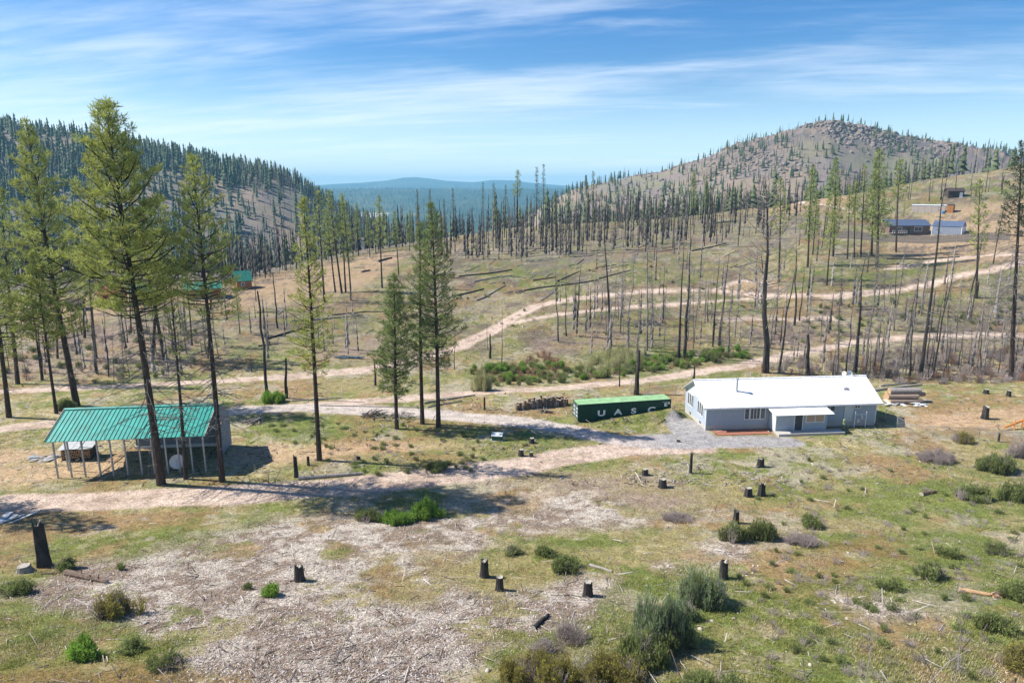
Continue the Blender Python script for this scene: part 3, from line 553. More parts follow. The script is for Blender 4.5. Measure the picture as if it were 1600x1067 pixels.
# far trees on the hills: one mass each, tree-shaped spikes
def spiky(n_tier, rs, k=5):
    V = []; Fc = []
    for t in range(n_tier):
        z0 = .18+.82*t/n_tier; z1 = min(1.0, z0+1.25*.82/n_tier); r = .16*(1-t/n_tier)+.03; b = len(V)
        for j in range(k): a = 6.283*j/k+t; q = r*rs.uniform(.6, 1.25); V.append((q*math.cos(a), q*math.sin(a), z0-rs.uniform(0, .05)))
        V.append((0, 0, z1)); Fc += [(b+j, b+(j+1) % k, b+k) for j in range(k)]
    b = len(V); V += [(.022, 0, 0), (-.011, .019, 0), (-.011, -.019, 0), (0, 0, .5)]; Fc += [(b, b+1, b+3), (b+1, b+2, b+3), (b+2, b, b+3)]
    return np.array(V), np.array(Fc), 3+0*len(V)
def mass(name, label, cat, pts, hs, cols, burn, seed):
    rs = np.random.RandomState(seed); T = [spiky(5, rs) for _ in range(8)]; Vs = []; Fs = []; Cs = []; n = 0
    for i, (p, h) in enumerate(zip(pts, hs)):
        V, Fc, _ = T[i % 8]; a = rs.uniform(0, 6.28); w = h*(rs.uniform(.6, 1.1) if not burn[i] else .2)
        q = np.stack([(V[:, 0]*math.cos(a)-V[:, 1]*math.sin(a))*w, (V[:, 0]*math.sin(a)+V[:, 1]*math.cos(a))*w, V[:, 2]*h*1.0], 1)+np.array(p)[None]-np.array([[0, 0, .5]])
        c = np.array(cols[i])*rs.uniform(.7, 1.25); Vs.append(q); Fs.append(Fc+n); Cs.append(np.tile(c, (len(V), 1))); n += len(V)
    me = arr_mesh(name, np.concatenate(Vs), np.concatenate(Fs), ['plant'], np.concatenate(Cs)); link(name, me, kind='stuff', label=label, category=cat)
def scatter_far(n, u0, u1, Y0, Y1, dens, seed):
    rs = np.random.RandomState(seed); u = rs.uniform(u0, u1, n*6); Y = np.sqrt(rs.uniform(Y0**2, Y1**2, n*6)); k = dens(u, Y, u*Y) > rs.uniform(size=n*6); u = u[k][:n]; Y = Y[k][:n]
    z = height(u, Y); return np.stack([u*Y, Y, z], 1), rs
GRN = (.075, .115, .062); GRN2 = (.13, .16, .075); BRN = (.13, .105, .095)
P_, rs_ = scatter_far(6500, -.95, -.16, 430, 900, lambda u, Y, X: .22+.9*ss(fbm(X, Y, 90, 3, 201), .46, .58)+.4*ss(Y, 790, 850), 1)
bu = rs_.uniform(size=len(P_)) < (.12+.5*ss(P_[:, 0]/P_[:, 1], -.46, -.32)+.15*(1-ss(P_[:, 1], 520, 600))); mass('hill_forest', 'conifer forest and dead trunks covering the left hill', 'forest', P_, 7+17*rs_.beta(1.6, 2.0, len(P_)), [BRN if b else (GRN if rs_.uniform() < .6 else GRN2) for b in bu], bu, 2)
P_, rs_ = scatter_far(3600, -.12, .80, 430, 890, lambda u, Y, X: np.clip(.14+.8*ss(fbm(X, Y, 70, 3, 203), .50, .62)*(1-.75*ss(Y, 740, 850))+.8*(1-ss(u, .15, .28))*(1-ss(Y, 700, 800)), 0, 1), 3)
bu = rs_.uniform(size=len(P_)) < .5; mass('slope_forest', 'scattered conifers and dead trunks on the rocky hill', 'forest', P_, rs_.uniform(5, 12, len(P_)), [BRN if b else (GRN if rs_.uniform() < .6 else GRN2) for b in bu], bu, 4)
P_, rs_ = scatter_far(2600, -.42, .16, 330, 1500, lambda u, Y, X: .8*(1-.75*ss(Y, 420, 520)*(1-ss(Y, 1000, 1100))), 5)
bu = rs_.uniform(size=len(P_)) < .35; mass('valley_forest', 'dark conifers filling the valley beyond the crest', 'forest', P_, rs_.uniform(9, 16, len(P_)), [BRN if b else (GRN if rs_.uniform() < .6 else GRN2) for b in bu], bu, 6)
def px_points(zone, n, seed):
    o = []
    for i in range(n):
        x, y = pick(zone); p = at(x, y)
        if p is not None and p.y < 480: o.append(tuple(p))
    return np.array(o), np.random.RandomState(seed)
for nm_, zone, n, hh_, lb in [('crest_trunks', [(640,385),(720,370),(900,346),(1200,326),(1290,320),(1200,370),(1000,392),(800,412),(690,404)], 420, (4, 17), 'smaller charred trunks crowding the middle crest'), ('valley_edge_trunks', [(0,428),(400,428),(560,394),(700,374),(690,382),(560,400),(400,438),(0,445)], 320, (9, 19), 'close ranks of bare trunks along the valley edge')]:
    P_, rs_ = px_points(zone, n, 40); mass(nm_, lb, 'dead trees', P_, rs_.uniform(hh_[0], hh_[1], len(P_)), [(.06, .053, .048) if rs_.uniform() < .5 else (.15, .13, .115) for _ in P_], np.ones(len(P_), bool), 41)
for nm_, zone, n, hh_, lb in [('slope_saplings', [(840,500),(960,400),(1200,380),(1400,440),(1640,440),(1640,590),(1300,580),(1150,560),(900,560)], 150, (3, 12), 'thin grey dead saplings dotted over the right and middle slopes'), ('left_saplings', [(-60,600),(-60,500),(100,480),(400,490),(570,500),(570,560),(380,590),(100,600)], 60, (3, 11), 'thin grey dead saplings between the roads at the left')]:
    P_, rs_ = px_points(zone, n, 50); mass(nm_, lb, 'dead trees', P_, rs_.uniform(hh_[0], hh_[1], len(P_)), [(.12, .10, .09) if rs_.uniform() < .3 else (.30, .27, .25) for _ in P_], np.ones(len(P_), bool), 51)
P_, rs_ = scatter_far(1500, -.95, .75, 275, 520, lambda u, Y, X: .8+0*u, 15)
k_ = P_[:, 1] > np.interp(P_[:, 0]/P_[:, 1], CR[0], CR[1])+4; P_ = P_[k_]; bu = rs_.uniform(size=len(P_)) < .72; mass('behind_crest_forest', 'burnt and live trees showing above the crest from behind it', 'forest', P_, rs_.uniform(9, 20, len(P_)), [(.07, .062, .056) if b else GRN2 for b in bu], bu, 16)
P_, rs_ = scatter_far(900, .10, .62, 335, 500, lambda u, Y, X: ss(fbm(X, Y, 40, 3, 207), .45, .6), 7)
bu = rs_.uniform(size=len(P_)) < .6; mass('crest_forest', 'mixed live and burnt trees just behind the crest', 'forest', P_, rs_.uniform(8, 15, len(P_)), [BRN if b else GRN2 for b in bu], bu, 8)
P_, rs_ = scatter_far(5000, -.45, .2, 2000, 5050, lambda u, Y, X: .9*(1-(Y < 3000)*(u > -.24)*(u < -.12)), 9)
mass('plateau_forest', 'unbroken conifer forest on the distant blue plateau', 'forest', P_, rs_.uniform(10, 18, len(P_)), [(.05, .085, .06)]*len(P_), np.zeros(len(P_), bool), 10)

# rocks on the hill
def rocks(name, label, n, gen, seed, m='rock', kind='stuff'):
    rs = np.random.RandomState(seed); base = np.array([(0,0,1),(.894,0,.447),(.276,.851,.447),(-.724,.526,.447),(-.724,-.526,.447),(.276,-.851,.447),(.724,.526,-.447),(-.276,.851,-.447),(-.894,0,-.447),(-.276,-.851,-.447),(.724,-.526,-.447),(0,0,-1)])
    fc = np.array([(0,1,2),(0,2,3),(0,3,4),(0,4,5),(0,5,1),(1,6,2),(2,7,3),(3,8,4),(4,9,5),(5,10,1),(2,6,7),(3,7,8),(4,8,9),(5,9,10),(1,10,6),(6,11,7),(7,11,8),(8,11,9),(9,11,10),(10,11,6)])
    Vs = []; Fs = []
    for i, (x, y, z, s) in enumerate(gen(rs, n)):
        v = base*(1+rs.uniform(-.35, .35, (12, 1)))*np.array([s*rs.uniform(.7, 1.4), s*rs.uniform(.7, 1.2), s*rs.uniform(.5, .95)]); Vs.append(v+np.array([x, y, z])); Fs.append(fc+12*i)
    link(name, arr_mesh(name, np.concatenate(Vs), np.concatenate(Fs), [m]), kind=kind, label=label, category='rocks')
def g_out(rs, n):
    out = []
    while len(out) < n:
        u = rs.uniform(.15, .66); Y = rs.uniform(640, 880); X = u*Y; w = ss(u, .15, .40)*(1-ss(u, .52, .66)); 
        if rs.uniform() < w*ss(Y, 640, 800)*ss(float(fbm(np.array([X]), np.array([Y]), 45, 3, 301)[0]), .42, .58)+.01: out.append((X, Y, ground_z(X, Y)-.3, rs.uniform(.8, 1.6)*(1+1.6*rs.uniform()**4)))
    return out
rocks('rock_outcrop', 'pale and dark boulders of the rocky hilltop', 5200, g_out, 5)

# ------------------------------------------------------------------ buildings
def frame(A, B):                                                    # local frame: origin A, x towards B, y away from the camera
    d = Vector((B.x-A.x, B.y-A.y, 0)); return d.length, math.atan2(d.y, d.x)
def framed(b, x0, x1, z0, z1, y, parent, cols=1, rows=1, fm='white', gm='glass', f=.07, name='window', axis='x', label=None):
    """a window with frame bars, panes as children; axis 'x' on a front wall, 'y' on an end wall"""
    def bx(m, a0, a1, c0, c1, d0, d1):
        (m.box(a0, a1, d0, d1, c0, c1) if axis == 'x' else m.box(d0, d1, a0, a1, c0, c1))
    m = MB(); bx(m, x0-f, x1+f, z0-f, z0, y-.06, y+.02); bx(m, x0-f, x1+f, z1, z1+f, y-.06, y+.02); bx(m, x0-f, x0, z0, z1, y-.06, y+.02); bx(m, x1, x1+f, z0, z1, y-.06, y+.02)
    for i in range(1, cols): q = x0+(x1-x0)*i/cols; bx(m, q-.03, q+.03, z0, z1, y-.05, y+.01)
    w = m.build(name, fm, parent, label=label)
    for i in range(cols):
        for j in range(rows):
            a0 = x0+(x1-x0)*i/cols+.032; a1 = x0+(x1-x0)*(i+1)/cols-.032; c0 = z0+(z1-z0)*j/rows+.012; c1 = z0+(z1-z0)*(j+1)/rows-.012
            p = MB(); bx(p, a0, a1, c0, c1, y-.02, y+.0); p.build('pane', gm, w)
    return w
def roof_slab(p0, p1, p2, p3, mname, parent, n, name='roof_panel', rib=.05, th=.05, ribs=2):
    """sloped sheet roof split into n panels (p0-p1 eave, p3-p2 ridge), each with standing ribs"""
    p0, p1, p2, p3 = map(Vector, (p0, p1, p2, p3)); nrm = (p1-p0).cross(p3-p0).normalized()
    for i in range(n):
        a = i/n; b = (i+1)/n-.012/n; m = MB(); e0 = p0.lerp(p1, a); e1 = p0.lerp(p1, b); r1 = p3.lerp(p2, b); r0 = p3.lerp(p2, a)
        m.quad([e0, e1, r1, r0], th)
        for k in range(ribs):
            t = (k+.06)/ribs; w = .035/(p1-p0).length*n; q0 = e0.lerp(e1, t); q1 = e0.lerp(e1, min(1, t+w)); s1 = r0.lerp(r1, min(1, t+w)); s0 = r0.lerp(r1, t)
            m.quad([q0+nrm*rib, q1+nrm*rib, s1+nrm*rib, s0+nrm*rib], rib)
        m.build(name, mname, parent)

# grey ranch house
A = at(1102, 672); B = at(1366, 664); Lh, rz = frame(A, B); A.z = -.02
h = thing('ranch_house', 'long low grey blue ranch house with white metal roof and front entry addition', 'house', A, rz)
D, WH, RH = 7.7, 3.05, 5.35
m = MB(); m.box(0, Lh, 0, D, -.5, .35); m.build('foundation', 'concrete', h)
m = MB()
nb_ = 13
for i in range(nb_):                                                # lapped siding boards, each a wedge
    z0 = .35+(WH-.35)*i/nb_; z1 = .35+(WH-.35)*(i+1)/nb_+.01
    V = [(-.03,-.03,z0),(Lh+.03,-.03,z0),(Lh+.03,D+.03,z0),(-.03,D+.03,z0),(-.005,-.005,z1),(Lh+.005,-.005,z1),(Lh+.005,D+.005,z1),(-.005,D+.005,z1)]
    m.add(V, [(0,3,2,1),(4,5,6,7),(0,1,5,4),(1,2,6,5),(2,3,7,6),(3,0,4,7)])
m.build('wall', 'siding', h)
OV = .55; sl = (RH-WH)/(D/2); ez = WH-sl*OV*.6
for x in (-.005, Lh-.02):
    m = MB(); m.add([(x,-.2,WH),(x+.025,-.2,WH),(x+.025,D+.2,WH),(x,D+.2,WH),(x,D/2,RH-.12),(x+.025,D/2,RH-.12)], [(0,3,4),(1,5,2),(0,4,5,1),(3,2,5,4),(0,1,2,3)]); m.build('gable', 'gable', h)
roof_slab((-OV,-OV,ez), (Lh+OV,-OV,ez), (Lh+OV,D/2,RH+.02), (-OV,D/2,RH+.02), 'roofwhite', h, 24, rib=.05, ribs=1)
roof_slab((Lh+OV,D+OV,ez), (-OV,D+OV,ez), (-OV,D/2,RH+.02), (Lh+OV,D/2,RH+.02), 'roofwhite', h, 12, rib=.022, ribs=1)
m = MB(); m.quad([(-OV-.06,D/2-.16,RH+.0),(Lh+OV+.06,D/2-.16,RH+.0),(Lh+OV+.06,D/2,RH+.07),(-OV-.06,D/2,RH+.07)], .03); m.quad([(-OV-.06,D/2,RH+.07),(Lh+OV+.06,D/2,RH+.07),(Lh+OV+.06,D/2+.16,RH),(-OV-.06,D/2+.16,RH)], .03); m.build('ridge_cap', 'roofwhite', h)
m = MB(); m.box(-OV, Lh+OV, -OV-.03, -OV-.004, ez-.2, ez-.02); m.build('fascia', 'white', h)
for x in (0, Lh): m = MB(); m.box(x-.05, x+.05, -.05, .05, 0, WH); m.build('corner_trim', 'white', h)
framed(m, 5.05, 5.6, 1.1, 2.62, -.035, h, 1, 2); framed(m, 5.8, 7.0, 1.1, 2.62, -.035, h, 3, 3); framed(m, 7.15, 7.7, 1.1, 2.62, -.035, h, 1, 2)
framed(m, 15.7, 17.0, 1.85, 2.7, -.035, h, 2, 1); framed(m, 19.7, 20.4, 2.15, 2.7, -.035, h, 2, 1)
for y0 in (1.0, 4.7):
    for k in range(3): framed(m, y0+k*.68, y0+k*.68+.52, 1.25, 2.85, -.035, h, 1, 2, axis='y')
for y0 in (1.6, 5.3): m = MB(); m.box(-.05, -.0, y0, y0+.55, .08, .3); m.build('vent', 'darksteel', h)
m = MB(); m.tube([(4.6,1.9,4.1),(4.6,1.9,5.75)], [.11,.11], 10); m.tube([(4.6,1.9,5.75),(4.6,1.9,5.95)], [.2,.18], 10); m.tube([(4.6,1.9,3.95),(4.6,1.9,4.3)], [.3,.14], 10); m.build('flue', 'steel', h)
m = MB(); 
for k in range(3): m.box(19.0+k*.22, 19.14+k*.22, 1.6, 2.15, 4.1+k*.0, 4.32+k*.03)
m.build('roof_vent', 'steel', h)
m = MB(); m.box(18.3, 19.5, -.10, -.04, .35, 2.9); m.build('wall_patch', 'gable', h, label='paler wall panel beside the meter frame')
# entry addition (part of the house)
ax0, ax1, ay = 8.3, 15.0, -1.9
m = MB(); m.box(ax0, ax1, ay, -.05, -.4, 2.32); m.build('entry_wall', 'siding', h)
m = MB(); m.add([(ax0,ay,2.32),(ax1,ay,2.32),(ax1,-.05,2.32),(ax0,-.05,2.32),(ax1,-.05,2.66),(ax0,-.05,2.66),(ax0,ay,2.36),(ax1,ay,2.36)], [(0,1,7,6),(1,2,4,7),(3,0,6,5),(6,7,4,5)]); m.build('entry_frieze', 'siding', h)
roof_slab((ax0-.45,ay-.6,2.30),(ax1+.6,ay-.6,2.30),(ax1+.6,-.25,2.64),(ax0-.45,-.25,2.64), 'roofwhite', h, 6, name='entry_roof_panel', rib=.02, ribs=1)
m = MB(); m.box(ax0-.04, ax0+.04, ay-.04, ay+.04, 0, 2.3); m.build('entry_trim', 'white', h); m = MB(); m.box(ax0-.03, ax0-.005, ay+.05, -.06, .0, 2.3); m.build('entry_sunlit_side', 'gable', h)  # paler sheet puts the sunlight on the addition's left side into its colour
m = MB(); m.box(ax0+2.45, ax0+3.45, ay-.05, ay-.004, .1, 2.1); d_ = m.build('door', 'door', h); m = MB(); m.tube([(ax0+2.6,ay-.11,1.1),(ax0+2.6,ay-.05,1.1)], [.04,.04], 6); m.build('handle', 'steel', d_)
m = MB(); m.box(ax0+2.38, ax0+2.45, ay-.06, ay, .1, 2.12); m.box(ax0+3.45, ax0+3.52, ay-.06, ay, .1, 2.12); m.box(ax0+2.38, ax0+3.52, ay-.06, ay, 2.125, 2.2); m.build('door_frame', 'white', h)
framed(m, ax0+3.95, ax0+6.25, 1.15, 2.02, ay-.004, h, 2, 1, gm='blind')
m = MB(); m.box(ax0-.1, ax1+1.8, ay-1.25, ay-.02, -.7, .10); link('entry_slab', m.mesh('entry_slab', ['concrete']), h)
# patio of bricks, set in the ground
pt = thing('brick_patio', 'red brick patio in front of the picture window', 'patio', A, rz)
bmh = MB(); bmh.box(0, .42, 0, .21, 0, .06); bmesh_ = bmh.mesh('brick', ['brick'])
k = 0
for i in range(17):
    for j in range(9):
        x = .75+i*.435+(.2 if j % 2 else 0); y = -2.15+j*.225
        if x > 7.7: continue
        wv = Matrix.Translation((A.x, A.y, 0)) @ Matrix.Rotation(rz, 4, 'Z') @ Vector((x, y, 0)); link('brick', bmesh_, pt, (x, y, ground_z(wv.x, wv.y)-A.z+.0+rnd(-.01, .012)))
        k += 1
# meter frame, gas riser, dishes, fences
def worldof(px, py): return at(px, py)
p = at(1343, 668); t = thing('meter_frame', 'white pipe frame with meter boxes in front of the right house wall', 'meter stand', (p.x, p.y, p.z-.1), rz)
for x in (-.75, .75): m = MB(); m.tube([(x,0,0),(x,0,2.25)], [.05,.05], 6); m.build('post', 'white', t)
m = MB(); m.tube([(-.75,0,1.9),(.75,0,1.9)], [.035]*2, 6); m.build('crossbar', 'white', t)
for x, z, w in ((-.35,1.15,.36),(.1,1.55,.22)): m = MB(); m.box(x-w/2,x+w/2,-.14,.0,z-.3,z+.2); m.build('meter_box', 'steel', t)
p = at(1318, 671); m = MB(); m.tube([(0,0,-.2),(0,0,1.25)], [.16,.16], 10); m.tube([(0,0,1.25),(0,0,1.42)], [.19,.08], 10); m.tube([(0,-.17,.8),(0,-.3,.8)],[.05,.05],6); link('standpipe', m.mesh('standpipe', ['olive']), None, p, label='olive green standpipe in front of the house right wall', category='pipe')
def dish(loc, r, label, az, el, pole, group=None):
    t = thing('satellite_dish', label, 'satellite dish', loc, group=group)
    n, k = 16, 4; V = [(0,0,0)]; Fc = []
    for i in range(1, k+1):
        for j in range(n): a = 6.283*j/n; q = r*i/k; V.append((q*math.cos(a), q*math.sin(a), .28*q*q/r))
    for j in range(n): Fc.append((0, 1+j, 1+(j+1) % n))
    for i in range(k-1):
        for j in range(n): Fc.append((1+i*n+j, 1+(i+1)*n+j, 1+(i+1)*n+(j+1) % n, 1+i*n+(j+1) % n))
    nv = len(V); V += [(x, y, z-.03) for x, y, z in V]; Fc += [tuple(reversed([i+nv for i in f])) for f in Fc[:]]
    m = MB(); Rm = Matrix.Translation((0, 0, pole)) @ Matrix.Rotation(az, 4, 'Z') @ Matrix.Rotation(el, 4, 'X'); m.add([Rm @ Vector(v) for v in V], Fc); m.build('reflector', 'white', t)
    m = MB(); m.tube([(0,0,-.2),(0,0,pole)], [.045,.045], 6); m.build('pole', 'steel', t)
    f = Rm @ Vector((0,0,r*.95)); m = MB(); m.tube([Rm @ Vector((0,-r*.9,.1)), f], [.02,.02], 4); m.tube([f, f+Vector((0,0,.12))], [.06,.06], 6); m.build('feed_arm', 'steel', t)
dish(at(279, 737), .78, 'large white satellite dish on a pole between two pines before the shelter', R(18), R(62), 1.15)
M0 = Matrix.Translation(A) @ Matrix.Rotation(rz, 4, 'Z')
dish(M0 @ Vector((Lh-1.55, D/2+.3, RH-.1)), .38, 'small white dish on the roof ridge near its right end', R(20), R(60), .35, 'small dishes at the roof end')
dish(M0 @ Vector((Lh-2.3, D/2+.3, RH-.1)), .3, 'smallest bluish white dish on the roof ridge, leftmost of the small ones', R(-40), R(70), .35, 'small dishes at the roof end')
p = M0 @ Vector((Lh+1.4, D+1.0, 0)); dish((p.x, p.y, ground_z(p.x, p.y)), .42, 'white dish on a tall pole behind the right gable', R(25), R(60), 3.7, 'small dishes at the roof end')
def chain_fence(pts, ht, label, close=1.6):
    P = [at(*q) for q in pts]; t = thing('chain_link_fence', label, 'fence', P[0]); O = P[0]; posts = []
    for a, b in zip(P[:-1], P[1:]):
        n = max(1, int((b-a).length/3)); 
        for i in range(n): q = a.lerp(b, i/n); q.z = ground_z(q.x, q.y); posts.append(q-O)
    q = P[-1].copy(); posts.append(q-O)
    for q in posts: m = MB(); m.tube([q-UP*.2, q+UP*ht], [.035,.035], 5); m.build('post', 'steel', t)
    m = MB(); m.tube([q+UP*(ht-.04) for q in posts], [.022]*len(posts), 4); m.build('top_rail', 'steel', t)
    m = MB(); w = .007
    for a, b in zip(posts[:-1], posts[1:]):
        L_ = (b-a).length; n = int((L_+ht)/.17)
        for s_ in (0, 1):
            for i in range(n):
                x0 = i*.17-ht; z0 = 0; x1 = x0+ht; z1 = ht
                if x0 < 0: z0 = -x0; x0 = 0
                if x1 > L_: z1 = ht-(x1-L_); x1 = L_
                if z1 <= z0: continue
                f0, f1 = (x0/L_, x1/L_) if s_ == 0 else (1-x0/L_, 1-x1/L_)
                p0 = a.lerp(b, f0)+UP*z0; p1 = a.lerp(b, f1)+UP*z1; m.add([p0-UP*w, p0+UP*w, p1+UP*w, p1-UP*w], [(0,1,2,3)])
    m.build('wire_mesh', 'steel', t, kind='stuff')
chain_fence([(1383,656),(1420,680),(1456,684),(1529,687),(1602,695)], 1.5, 'chain link fence running right from the house end')
chain_fence([(1006,622),(1030,619),(1056,617)], 1.5, 'chain link fence between the container and the left gable')
chain_fence([(986,617),(992,611)], 2.3, 'short bluish panel of fence behind the container post')

# teal roofed pole shelter
FL = at(90, 747); FR = at(333, 727); Ls, rs2 = frame(FL, FR); rs2 = R(6.5); DS = 8.6; EV, RG = 4.35, 6.35
s_ = thing('pole_shelter', 'teal metal roofed open pole shelter with thin front posts and grey rear wall', 'shelter', (FL.x, FL.y, 0), rs2)
posts_px = [89,111,133,157,178,201,224,244,266,286,307,328]
for i, q in enumerate(posts_px): x = Ls*(q-89)/(333-89)+.05; m = MB(); m.box(x-.07, x+.07, -.07, .07, .05, EV-.06); m.build('post', 'steel', s_)
m = MB(); m.box(-.2, Ls*.98, -.12, .14, -.4, .06); m.build('base_rail', 'white', s_)
roof_slab((-.5,-.35,EV), (Ls+.15,-.35,EV), (Ls+.15,DS/2,RG), (-.5,DS/2,RG), 'teal', s_, 18, rib=.055, ribs=2)
roof_slab((Ls+.15,DS+.35,EV), (-.5,DS+.35,EV), (-.5,DS/2,RG), (Ls+.15,DS/2,RG), 'teal', s_, 9, rib=.075, ribs=4)
m = MB(); m.quad([(-.55,DS/2-.2,RG+.03),(Ls+.2,DS/2-.2,RG+.03),(Ls+.2,DS/2,RG+.14),(-.55,DS/2,RG+.14)], .03); m.quad([(-.55,DS/2,RG+.14),(Ls+.2,DS/2,RG+.14),(Ls+.2,DS/2+.2,RG+.03),(-.55,DS/2+.2,RG+.03)], .03); m.build('ridge_cap', 'teal', s_)
for x in (-.56, Ls+.16):
    m = MB(); m.quad([(x,-.4,EV-.05),(x,DS/2,RG-.05),(x,DS/2,RG+.14),(x,-.4,EV+.14)], .05); m.build('rake_trim', 'tanwall', s_)
bw0 = 4.4
for i in range(11):                                                # rear wall sheets
    x0 = bw0+(Ls-bw0)*i/11; x1 = bw0+(Ls-bw0)*(i+1)/11-.015; m = MB(); m.box(x0, x1, DS-.05, DS, .25, EV-.05)
    for k in range(3): m.box(x0+.05+k*(x1-x0)/3, x0+.11+k*(x1-x0)/3, DS-.08, DS-.051, .25, EV-.05)
    m.build('wall_sheet', 'greywall', s_)
m = MB(); m.box(bw0-.2, Ls, DS-.16, DS+.05, -.3, .24); m.build('rear_sill', 'white', s_)
for i in range(4):                                                 # closed rear half of the right gable end
    y0 = DS*.50+i*DS*.125; y1 = y0+DS*.125-.015; zt = lambda y: EV+(RG-EV)*(1-abs(y-DS/2)/(DS/2))-.08
    m = MB(); m.add([(Ls,y0,.1),(Ls+.05,y0,.1),(Ls+.05,y1,.1),(Ls,y1,.1),(Ls,y0,zt(y0)),(Ls+.05,y0,zt(y0)),(Ls+.05,y1,zt(y1)),(Ls,y1,zt(y1))], [(0,3,2,1),(4,5,6,7),(0,1,5,4),(1,2,6,5),(2,3,7,6),(3,0,4,7)]); m.build('gable_sheet', 'greywall', s_)
m = MB(); 
for x in (0, Ls): m.box(x-.06, x+.0, 0, DS, EV-.16, EV-.03); m.tube([(x-.03,.2,EV-.1),(x-.03,DS/2,RG-.15),(x-.03,DS-.2,EV-.1)], [.05]*3, 4)
m.build('truss', 'steel', s_)
for i in range(6): y = .4+i*.62; z = EV+(RG-EV)*y/(DS/2)-.12; m = MB(); m.box(0, Ls, y, y+.08, z-.08, z); m.build('purlin', 'steel', s_)
for y in (2.2, 5.5): m = MB(); m.box(-.06, .06, y-.06, y+.06, 0, EV+.9*(1)); m.build('post', 'steel', s_)
# firewood stack under loose metal sheets
p = at(120, 719); t = thing('covered_wood_stack', 'low stack of split firewood under loose grey metal sheets inside the shelter', 'firewood stack', p, R(8))
m = MB(); m.box(-1.55, 1.55, -.0, 1.9, 0, .25); m.build('pallet', 'darkwood', t)
m = MB()
for i in range(17):
    for j in range(6): x = -1.5+i*.18+rnd(-.03, .03); z = .32+j*.16; y = rnd(-.12, .05); m.tube([(x,y,z),(x,y+1.8,z)], [.085,.085], 5, 0, capm=1)
m.build('firewood', ['brown', 'cut'], t, kind='stuff')
for i in range(5): x = -1.75+i*.7; m = MB(); z = 1.38+rnd(0, .08); m.quad([(x,-.35,z),(x+.78,-.3,z+.03),(x+.74,2.2,z+.42),(x+.02,2.15,z+.4)], .03); m.build('roof_sheet', 'steel', t)
def debris(px, py, label, n, mt, sx, sy, name='scrap_pile'):
    p = at(px, py); m = MB()
    for i in range(n):
        a = rnd(0, 3.1); l = rnd(.3, 1.3); w = rnd(.1, .4); c = Vector((rnd(-sx, sx), rnd(-sy, sy), rnd(.02, .22))); T = Matrix.Translation(c) @ Matrix.Rotation(a, 4, 'Z') @ Matrix.Rotation(rnd(-.15, .15), 4, 'Y'); m.box(-l, l, -w, w, 0, .04, i % len(mt), T)
    link(name, m.mesh(name, mt), None, p, label=label, category='scrap pile')
debris(72, 716, 'flattened grey sheets lying left of the covered firewood', 10, ['steel', 'grey'], 1.5, .5)
debris(22, 812, 'pale boards lying in the tree shade at the left edge', 4, ['gable', 'steel'], 1.4, .2, 'loose_boards')
debris(1412, 632, 'white plastic sheeting and boards under the log pile', 14, ['white', 'gable', 'grey'], 2.6, .6, 'plastic_sheeting')

# shipping container
C0 = Vector((8.66, 85.2, 0)); C1 = Vector((21.4, 87.7, 0)); Lc, rc_ = frame(C0, C1); HC, DC = 2.3, 2.4
c = thing('shipping_container', 'long dark green shipping container with faded light green roof and white letters', 'shipping container', (C0.x, C0.y, -.15), rc_)
def corr(x0, x1, z0, z1, y, flip):
    m = MB(); V = []; x = x0; k = 0; prof = [(0, 0), (.07, .035), (.14, .035), (.21, 0)]; xs = []
    while x < x1: 
        for dx, dy in prof: xs.append((min(x+dx, x1), dy))
        x += .28
    for xx, dy in xs: V += [(xx, y+dy*flip, z0), (xx, y+dy*flip, z1)]
    m.add(V, [(2*i, 2*i+2, 2*i+3, 2*i+1) for i in range(len(xs)-1)]); return m
corr(.1, Lc-.1, .16, HC-.12, .03, 1).build('side_wall', 'cgreen', c); corr(.1, Lc-.1, .16, HC-.12, DC-.03, -1).build('side_wall', 'cgreen', c)
for i in range(12): x0 = .05+(Lc-.1)*i/12; m = MB(); m.box(x0, x0+(Lc-.1)/12-.02, .04, DC-.04, HC-.06, HC+.005); m.build('roof_panel', 'ctop', c)
m = MB()
for y in (0, DC-.1): m.box(.1, Lc-.1, y, y+.1, 0, .16); m.box(.1, Lc-.1, y, y+.04, HC-.12, HC+.01)
for x in (0, Lc-.1):
    for y in (0, DC-.1): m.box(x, x+.1, y, y+.1, 0, HC+.01)
m.build('frame', 'cgreen', c)
m = MB(); m.box(Lc-.08, Lc-.05, .1, DC-.1, .1, HC-.05); m.build('end_wall', 'cgreen', c)
for k in (0, 1):
    y0 = .1+k*(DC/2-.09); m = MB(); m.box(.02, .06, y0, y0+DC/2-.12, .1, HC-.08); d_ = m.build('door', 'cgreen', c)
    for q in (.28, .8): m = MB(); m.tube([(-.02, y0+q, .12), (-.02, y0+q, HC-.1)], [.025, .025], 5); m.build('lock_bar', 'white', d_)
    for q in (.5, 1.0, 1.5): m = MB(); m.box(-.005, .02, y0+.15, y0+.8, q, q+.22); m.build('placard', 'gable', d_)
def letter(ch, x, size, z, parent, y=-.0):
    cu = bpy.data.curves.new('letter', 'FONT'); cu.body = ch; cu.size = size; cu.offset = .035*size; cu.extrude = .008; ob = bpy.data.objects.new('letter', cu); col.objects.link(ob)
    dg = bpy.context.evaluated_depsgraph_get(); me = bpy.data.meshes.new_from_object(ob.evaluated_get(dg)); bpy.data.objects.remove(ob); me.materials.clear(); me.materials.append(MT['white'])
    return link('letter', me, parent, (x, y, z), (R(90), 0, 0), (1.5, 1, 1), label='white letter '+ch)
for ch, q in zip('UASC', (520, 712, 905, 1095)): letter(ch, Lc*(q-302)/(1368-302), 1.05, .62 if ch != 'U' else .60, c)
letter('E', Lc*(1287-302)/(1368-302), .62, 1.35, c)
